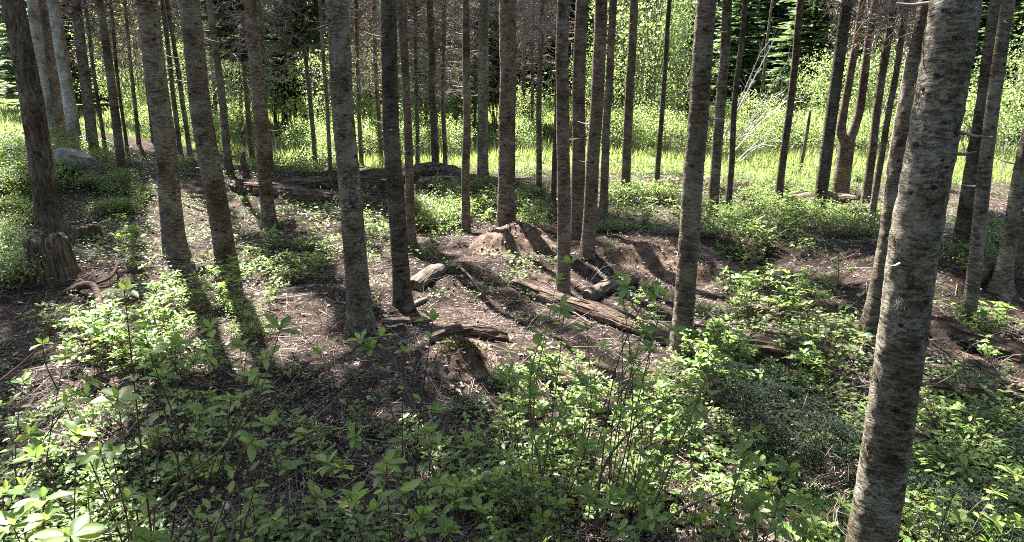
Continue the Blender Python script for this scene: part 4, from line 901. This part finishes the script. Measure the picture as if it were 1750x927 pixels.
for k in range(nb_):
    p = np.array([tx[k], ty[k], terr1(tx[k], ty[k]) - .01]); a = rng.uniform(0, 6.28); el = rng.uniform(.1, 1.35); d = np.array([math.cos(a) * math.cos(el), math.sin(a) * math.cos(el), math.sin(el)]); l = rng.uniform(.12, .5); r0 = rng.uniform(.0012, .0028)
    for q in range(6):
        e = p + d * l / 6; P0.append(p); P1.append(e); A.append(r0 * (1 - q * .12)); Bq.append(r0 * (.88 - q * .12)); p = e; d = nrm(d + rng.normal(size=3) * .2 + np.array([0, 0, -.14]))
        if rng.random() < .3: f = nrm(d + rng.normal(size=3) * .6); P0.append(p); P1.append(p + f * rng.uniform(.04, .12)); A.append(r0 * .5); Bq.append(r0 * .35)
o = link('bare_twigs', sticks(MB(), P0, P1, A, Bq).mesh('bare_twigs'), M['stemgrey']); tag(o, 'thin bare grey twigs standing and bending among the foreground plants', 'twigs', kind='stuff')
# plants further off: stems and foliage as two parts, meshes shared between copies
def whorl_plant(seed, h=.28, stems=6, spread=.16, leafL=.05, per=6):
    r = np.random.default_rng(seed); mb = MB(); ms = MB(); bs, ds, us_, ls = [], [], [], []
    for s in range(stems):
        a = r.uniform(0, 6.28); tp = np.array([math.cos(a) * spread * r.uniform(.2, 1.1), math.sin(a) * spread * r.uniform(.2, 1.1), h * r.uniform(.5, 1.15)])
        c = curve([(0, 0, -.02), tp * .5 + np.array([0, 0, .03]), tp], 5); sticks(ms, c[:-1], c[1:], .0025, .002)
        for lev in range(3):
            p = c[4 - lev]; nn = per - lev * 2
            for k in range(max(2, nn)):
                b = r.uniform(0, 6.28); el = r.uniform(-.1, .7); bs.append(p); ds.append([math.cos(b) * math.cos(el), math.sin(b) * math.cos(el), math.sin(el)]); us_.append([r.normal() * .3, r.normal() * .3, 1]); ls.append(leafL * r.uniform(.6, 1.2) * (1 - .15 * lev))
    small_leaves(mb, np.array(bs), np.array(ds), np.array(us_), np.array(ls)); a = mb.mesh('foliage', True); a.materials.append(M['leaf']); b = ms.mesh('stems'); b.materials.append(M['stem']); return a, b
def low_plant(seed, n=26, R=.13, h=.10, leafL=.04, wide=1.3):
    r = np.random.default_rng(seed); mb = MB(); ms = MB(); a = r.uniform(0, 6.28, n); rad = R * np.sqrt(r.random(n)); p = np.stack([np.cos(a) * rad, np.sin(a) * rad, h * r.uniform(.35, 1, n)], -1)
    b = a + r.normal(size=n) * .8; d = np.stack([np.cos(b), np.sin(b), r.uniform(-.25, .45, n)], -1); up = np.stack([r.normal(size=n) * .25, r.normal(size=n) * .25, np.ones(n)], -1)
    small_leaves(mb, p, d, up, leafL * r.uniform(.6, 1.3, n), wide); q = np.stack([p[:, 0] * .3, p[:, 1] * .3, 0 * a - .02], -1); sticks(ms, q, p, .0016, .0012)
    f = mb.mesh('foliage', True); f.materials.append(M['leaf_low']); s = ms.mesh('stems'); s.materials.append(M['stem']); return f, s
def huck(seed, n=460, R=.32, h=.34, leafL=.030):
    r = np.random.default_rng(seed); mb = MB(); ms = MB(); c = r.normal(size=(24, 3)); c = nrm(c) * r.uniform(.3, 1, (24, 1)); c = c * np.array([R, R, h * .42]) + np.array([0, 0, h * .55])
    p = c[r.integers(24, size=n)] + r.normal(size=(n, 3)) * np.array([.06, .06, .04]); d = nrm(r.normal(size=(n, 3)) * np.array([1, 1, .5])); up = np.stack([r.normal(size=n) * .4, r.normal(size=n) * .4, np.ones(n)], -1)
    small_leaves(mb, p, d, up, leafL * r.uniform(.7, 1.4, n), 1.35); q = c * np.array([.25, .25, 0]) - np.array([0, 0, .03]); sticks(ms, q, c, .003, .0015)
    f = mb.mesh('foliage', True); f.materials.append(M['leaf_huck']); s = ms.mesh('stems'); s.materials.append(M['stem']); return f, s
PL = {'w': [whorl_plant(k, .26 + .03 * (k % 3), 8 + k % 4, .19, .056) for k in range(6)], 'l': [low_plant(20 + k, 22 + 5 * k) for k in range(5)],
      'h': [huck(40 + k) for k in range(4)], 'b': [low_plant(60 + k, 9, .10, .16, .12, .75) for k in range(3)], 'f': [low_plant(80 + k, 60, .22, .24, .045, 1.1) for k in range(3)]}
NAMES = {'w': 'azalea_seedling', 'l': 'forb_plant', 'h': 'huckleberry_bush', 'b': 'broad_leaf_plant', 'f': 'fern_leaf_plant'}
pr = np.random.default_rng(77)
ONES = ['', 'first', 'second', 'third', 'fourth', 'fifth', 'sixth', 'seventh', 'eighth', 'ninth', 'tenth', 'eleventh', 'twelfth', 'thirteenth', 'fourteenth', 'fifteenth', 'sixteenth', 'seventeenth', 'eighteenth', 'nineteenth']
def ordinal(k):
    if k < 20: return ONES[k]
    t = ['twent', 'thirt', 'fort', 'fift'][k // 10 - 2]; return t + 'ieth' if k % 10 == 0 else t + 'y-' + ONES[k % 10]
def scatter(kind, px, py, rx, ry, count, sc, label):
    made = []
    for _ in range(count):
        for _try in range(6):
            x, y = px + pr.uniform(-1, 1) * rx, py + pr.uniform(-1, 1) * ry
            if ((x - px) / rx) ** 2 + ((y - py) / ry) ** 2 <= 1: break
        B = G(x, y); t = thing(NAMES[kind], label, 'plant', B, label, (pr.normal() * .06, pr.normal() * .06, pr.uniform(0, 6.28))); s = sc * pr.uniform(.7, 1.25); t.scale = (s, s, s * pr.uniform(.8, 1.2))
        f, st = PL[kind][int(pr.integers(len(PL[kind])))]; link('foliage', f, None, t); link('stems', st, None, t); made.append((x, t))
    for k, (x, t) in enumerate(sorted(made, key=lambda q: q[0])): t['label'] = label + ', ' + ordinal(k + 1) + ' from left'
for a in [
 ('h', 30, 300, 75, 55, 34, 1.1, 'huckleberry bush on the left bank beside the dark furrowed conifer'),
 ('h', 25, 430, 45, 80, 18, .8, 'huckleberry bush left of the broken jagged stump'),
 ('h', 165, 300, 60, 32, 12, .95, 'huckleberry bush around the granite boulder'),
 ('h', 195, 345, 55, 30, 13, .7, 'huckleberry bush in front of the boulder'),
 ('w', 222, 440, 40, 55, 8, .8, 'small leafy plant between the broken stump and thick grey trunk'),
 ('h', 330, 285, 40, 14, 5, .8, 'huckleberry bush behind the sunny path'),
 ('h', 520, 292, 70, 16, 11, 1.0, 'huckleberry bush behind the long rotten log'),
 ('h', 660, 300, 30, 14, 5, .8, 'huckleberry bush at the log left of the dark mottled trunk'),
 ('l', 500, 370, 60, 30, 10, 1.0, 'low green forb in front of the long rotten log'),
 ('l', 510, 455, 75, 38, 22, 1.0, 'low green forb between the thick brown and thick pale trunks'),
 ('w', 640, 400, 22, 70, 9, .8, 'small leafy plant between the thick pale and dark mottled trunks'),
 ('h', 750, 362, 55, 34, 14, .85, 'huckleberry bush below the splintered log pile'),
 ('h', 830, 350, 22, 30, 5, .8, 'huckleberry bush left of the thick reddish trunk'),
 ('h', 915, 360, 28, 40, 8, .75, 'huckleberry bush right of the thick reddish trunk'),
 ('l', 910, 440, 40, 25, 7, .9, 'low green forb around the crumbling brown root mound'),
 ('h', 1090, 345, 60, 22, 9, .75, 'huckleberry bush on the bank behind the centre group'),
 ('l', 1090, 385, 50, 30, 10, 1.1, 'low green forb on the shaded bank right of the centre group'),
 ('h', 1045, 410, 16, 16, 3, .5, 'small bright bush right of the centre group'),
 ('h', 1320, 370, 95, 24, 15, .75, 'huckleberry bush in front of the dark slender trunk'),
 ('h', 1450, 395, 60, 28, 8, .7, 'huckleberry bush left of the nearest trunk at mid height'),
 ('w', 1330, 420, 90, 25, 9, .8, 'small leafy plant on the flat right of the thick dark trunk'),
 ('h', 1700, 440, 30, 40, 7, .7, 'huckleberry bush between the trunks at the right edge'),
 ('w', 1290, 545, 55, 30, 8, .9, 'small leafy plant right of the thick dark trunk'),
 ('l', 1230, 560, 60, 40, 9, .9, 'low green forb on the ground right of the thick dark trunk'),
 ('w', 1110, 540, 40, 40, 3, .6, 'small leafy plant by the long red brown rotten log'),
 ('l', 870, 520, 70, 60, 7, .6, 'tiny forb in the sunny centre clearing'),
 ('w', 140, 590, 80, 40, 11, .9, 'small leafy plant in the sun below the hooked root'),
 ('l', 60, 700, 70, 50, 10, .8, 'low forb in the litter at the left edge'),
 ('w', 330, 530, 60, 35, 12, .9, 'small leafy plant in front of the mossy short log'),
 ('h', 400, 560, 60, 30, 6, .55, 'small bush in front of the thick brown trunk'),
 ('w', 350, 660, 120, 60, 16, .9, 'small leafy plant in the lower left thicket'),
 ('w', 400, 780, 140, 70, 18, .8, 'small leafy plant under the arching azalea'),
 ('l', 640, 690, 90, 60, 16, .7, 'low forb in the shade below the thick pale grey trunk'),
 ('w', 620, 800, 120, 60, 12, .7, 'small leafy plant under the dense bottom centre azalea'),
 ('l', 850, 690, 90, 50, 16, .8, 'low bright forb below the mossy lump'),
 ('w', 930, 690, 100, 60, 18, .9, 'small leafy plant in the sunny lower centre'),
 ('w', 1060, 740, 110, 70, 22, .9, 'small leafy plant in the bright thicket'),
 ('w', 1000, 850, 160, 60, 22, .8, 'small leafy plant under the bright azalea thicket'),
 ('w', 1210, 640, 70, 35, 13, .9, 'small leafy plant in front of the thick dark trunk'),
 ('w', 1330, 660, 80, 45, 16, .95, 'small leafy plant left of the nearest trunk'),
 ('l', 1400, 700, 60, 60, 18, 1.0, 'low forb in the shade left of the nearest trunk'),
 ('f', 1400, 625, 40, 25, 4, .9, 'ferny bright plant left of the nearest trunk'),
 ('f', 1680, 690, 45, 20, 4, 1.0, 'ferny bright plant at lower right'),
 ('w', 1200, 870, 140, 50, 16, .8, 'small leafy plant below the dark spruce bough'),
 ('l', 1660, 780, 90, 70, 34, 1.0, 'low forb right of the nearest trunk foot'),
 ('f', 1660, 830, 90, 70, 12, .8, 'leafy bush right of the nearest trunk foot'),
 ('w', 1690, 590, 50, 40, 7, .7, 'small leafy plant among the crumbling logs'),
 ('h', 1340, 335, 90, 16, 12, .8, 'huckleberry bush along the thin log near the forked tree'),
 ('h', 1560, 420, 40, 40, 6, .7, 'huckleberry bush just left of the nearest trunk in the middle distance'),
 ('l', 1250, 420, 60, 30, 12, 1.1, 'low green forb behind the thick dark trunk'),
 ('w', 1380, 510, 70, 35, 9, .8, 'small leafy plant in the sunny patch left of the nearest trunk'),
 ('l', 350, 420, 40, 50, 8, .8, 'low forb between the two thick left trunks'),
 ('w', 240, 620, 90, 50, 14, .9, 'small leafy plant below the thick grey trunk at left'),
 ('w', 220, 800, 160, 90, 20, .8, 'small leafy plant low in the left corner thicket'),
 ('l', 500, 680, 80, 50, 12, .8, 'low forb in shade left of bottom centre'),
 ('w', 760, 850, 90, 60, 12, .8, 'small leafy plant at bottom centre under the azalea'),
 ('w', 900, 790, 90, 60, 14, .85, 'small leafy plant right of the dense bottom centre azalea'),
 ('h', 1390, 318, 110, 18, 12, .8, 'sunlit bush in the grass around the forked tree'),
 ('h', 1230, 312, 50, 16, 7, .8, 'sunlit bush in the grass behind the grey trunk pair'),
 ('h', 1100, 300, 70, 14, 8, .8, 'sunlit bush in the grass before the alder thicket'),
 ('h', 870, 300, 60, 12, 7, .7, 'sunlit bush in the grass behind the thick reddish trunk'),
 ('h', 100, 262, 90, 14, 12, 1.0, 'huckleberry bush around the feet of the pale trunk cluster'),
 ('h', 1600, 340, 40, 20, 5, .9, 'sunlit bush behind the nearest trunk'),
 ('w', 820, 365, 110, 30, 16, .9, 'small leafy plant behind the crumbling brown root mound'),
 ('w', 1150, 380, 100, 35, 18, .9, 'small leafy plant on the bank behind the thick dark trunk'),
 ('w', 500, 440, 80, 50, 14, .8, 'small leafy plant in shade right of the thick brown trunk'),
 ('w', 1330, 400, 110, 40, 16, .95, 'small leafy plant before the dark slender trunk'),
 ('l', 1000, 800, 200, 90, 26, .8, 'low forb carpeting the ground under the bright thicket'),
 ('l', 300, 760, 200, 110, 26, .7, 'low forb carpeting the lower left ground'),
 ('f', 1150, 680, 90, 40, 6, .6, 'ferny small plant in front of the thick dark trunk'),
 ('w', 760, 425, 60, 25, 7, .6, 'small leafy plant left of the root mound'),
 ('l', 830, 490, 110, 60, 14, .75, 'low forb strewn over the sunny clearing'),
 ('w', 450, 505, 80, 35, 10, .65, 'small leafy plant in the shade right of the mossy short log'),
 ('l', 250, 490, 60, 45, 12, .8, 'low forb right of the hooked dark root'),
 ('l', 620, 470, 60, 60, 10, .75, 'low forb around the thick pale grey trunk'),
 ('w', 1260, 480, 60, 40, 8, .65, 'small leafy plant right behind the thick dark trunk'),
 ('l', 1400, 545, 70, 45, 14, .8, 'low forb in the shade left of the half hidden trunk'),
 ('h', 420, 350, 50, 25, 6, .5, 'small huckleberry bush by the medium brown trunk'),
 ('f', 1690, 870, 70, 50, 8, .7, 'bright leafy bush in the lower right corner'),
 ('w', 1640, 760, 80, 50, 10, .9, 'bright small plant right of the nearest trunk'),
 ('b', 1660, 560, 60, 25, 5, .9, 'broad leaved lily at the foot of the smooth grey trunk'),
 ('b', 1440, 560, 40, 40, 4, .7, 'broad leaved lily left of the half hidden trunk'),
 ('b', 1150, 770, 40, 20, 3, .9, 'broad leaved lily in the bright thicket'),
 ('b', 1300, 800, 60, 40, 3, .9, 'broad leaved lily below the dark spruce bough')]:
    if a[2] > 640: a = a[:5] + (max(3, int(a[5] * .72)), a[6] * .8, a[7])
    scatter(*a)
# ground cover: small leaves nobody could count
n = 95000; cy = 2.3 + 12.5 * rng.random(n) ** 1.6; cx = rng.uniform(-1, 1, n) * (cy * .82 + .6)
m = vn(cx * .8 + 5, cy * .8, 1.7) * .6 + vn(cx * 2.6, cy * 2.6, 5.1) * .5 + .34 * sstep(4.8, 3, cy) + .35 * sstep(-2.5, -6, cx) - .5 * np.exp(-((cx - .1) / 1.3) ** 2 - ((cy - 6.2) / 1.6) ** 2)
for (gx_, gy_, sx_, sy_, k_) in [(830, 360, 1.6, 1.4, .55), (740, 365, 1.3, 1.2, .5), (1140, 385, 1.6, 1.2, .5), (1320, 395, 2.0, 1.5, .55), (500, 450, 1.0, .8, .5), (480, 375, 1.5, 1.0, .35), (150, 340, 2.0, 2.0, .5), (1450, 640, .7, .5, .4), (1240, 570, .6, .5, .4), (1660, 780, .8, .6, .5)]:
    ax_, ay_ = flat(gx_, gy_); m = m + k_ * np.exp(-((cx - ax_) / sx_) ** 2 - ((cy - ay_) / sy_) ** 2)
kp = m > .22; cx, cy = cx[kp], cy[kp]; n = len(cx); a = rng.uniform(0, 6.28, n)
p = np.stack([cx, cy, terr(cx, cy) + rng.uniform(.01, .13, n) * (.4 + .6 * sstep(4, 8, cy))], -1); d = np.stack([np.cos(a), np.sin(a), rng.uniform(-.2, .5, n)], -1); up = np.stack([rng.normal(size=n) * .3, rng.normal(size=n) * .3, np.ones(n)], -1)
mb = MB(); small_leaves(mb, p, d, up, rng.uniform(.016, .036, n) * (1 + .3 * sstep(5, 9, cy) + .4 * sstep(4.5, 3.2, cy)), 1.3); o = link('ground_cover', mb.mesh('ground_cover', True), M['leaf_low']); tag(o, 'small green leaves of creeping ground cover on the litter', 'ground cover', kind='stuff')

# fallen spruce bough and dead twig bundle
def bough(px, py, L, label, seed, ang, mat='needle_blue', n_br=16):
    B = G(px, py); t = thing('spruce_bough', label, 'bough', B); r = np.random.default_rng(seed); P0, P1, A, Bq = [], [], [], []; nb, nt, ns = [], [], []
    for k in range(n_br):
        a = ang + r.normal() * .8; d = np.array([math.cos(a), math.sin(a), 0]); l = L * r.uniform(.5, 1.0); b0 = np.array([r.normal() * .12, r.normal() * .12, r.uniform(.03, .22)])
        for s_ in np.linspace(.1, 1, 14):
            p = b0 + d * l * s_ + np.array([0, 0, .16 * math.sin(s_ * 2.6) - .10 * s_])
            for q in (-1, 1):
                tw = nrm(d * .7 + np.array([-d[1], d[0], 0]) * q * r.uniform(.5, 1) + np.array([0, 0, r.uniform(-.5, .1)])); tl = .16 * (1.1 - s_ * .6) * r.uniform(.6, 1.2); e = p + tw * tl
                P0.append(p); P1.append(e); A.append(.0011); Bq.append(.0006); m_ = 24; f = np.linspace(0, 1, m_)[:, None]; c = p + (e - p) * f
                nd = nrm(tw * .55 + r.normal(size=(m_, 3)) * .6); nb.append(c); nt.append(c + nd * r.uniform(.014, .021, (m_, 1))); ns.append(nrm(np.cross(nd, r.normal(size=(m_, 3)))) * .0028)
        P0.append(b0); P1.append(b0 + d * l + np.array([0, 0, -.02])); A.append(.003); Bq.append(.001)
    link('twigs', sticks(MB(), P0, P1, A, Bq).mesh('twigs'), M['knot'], t); link('needles', diamonds(MB(), np.concatenate(nb), np.concatenate(nt), np.concatenate(ns)).mesh('needles'), M[mat], t)['kind'] = 'stuff'
bough(1255, 728, .50, 'dark blue green spruce bough lying among plants left of the nearest trunk', 5, -.4, n_br=20)
bough(1340, 790, .42, 'spruce bough drooping just behind the dead twig bundle', 6, -.9, n_br=14)
bough(1560, 935, .3, 'small spruce bough at the foot of the nearest trunk', 7, .2, n_br=8)
B = D(1448, 830, 2.55); t = thing('dead_twig_bundle', 'grey bundle of bare dead twigs jutting left from the nearest trunk', 'twigs', B); r = np.random.default_rng(3); P0, P1, A, Bq = [], [], [], []
for k in range(17):
    p = np.array([r.normal() * .01, r.normal() * .02, r.normal() * .05]); d = nrm(np.array([-1, -.2 + r.normal() * .3, r.normal() * .5])); 
    for q in range(5):
        e = p + d * r.uniform(.02, .055); P0.append(p); P1.append(e); A.append(.0026 - q * .0003); Bq.append(.0023 - q * .0003)
        for _ in range(2):
            dd = nrm(d + r.normal(size=3) * .8); P0.append(e); P1.append(e + dd * r.uniform(.02, .06)); A.append(.0012); Bq.append(.0008)
        p = e; d = nrm(d + r.normal(size=3) * .3 + np.array([0, 0, -.08]))
link('twigs', sticks(MB(), P0, P1, A, Bq).mesh('twigs'), M['twig'], t)
print('objects', len(bpy.data.objects), 'tris', sum(len(m.polygons) for m in bpy.data.meshes) * 2)
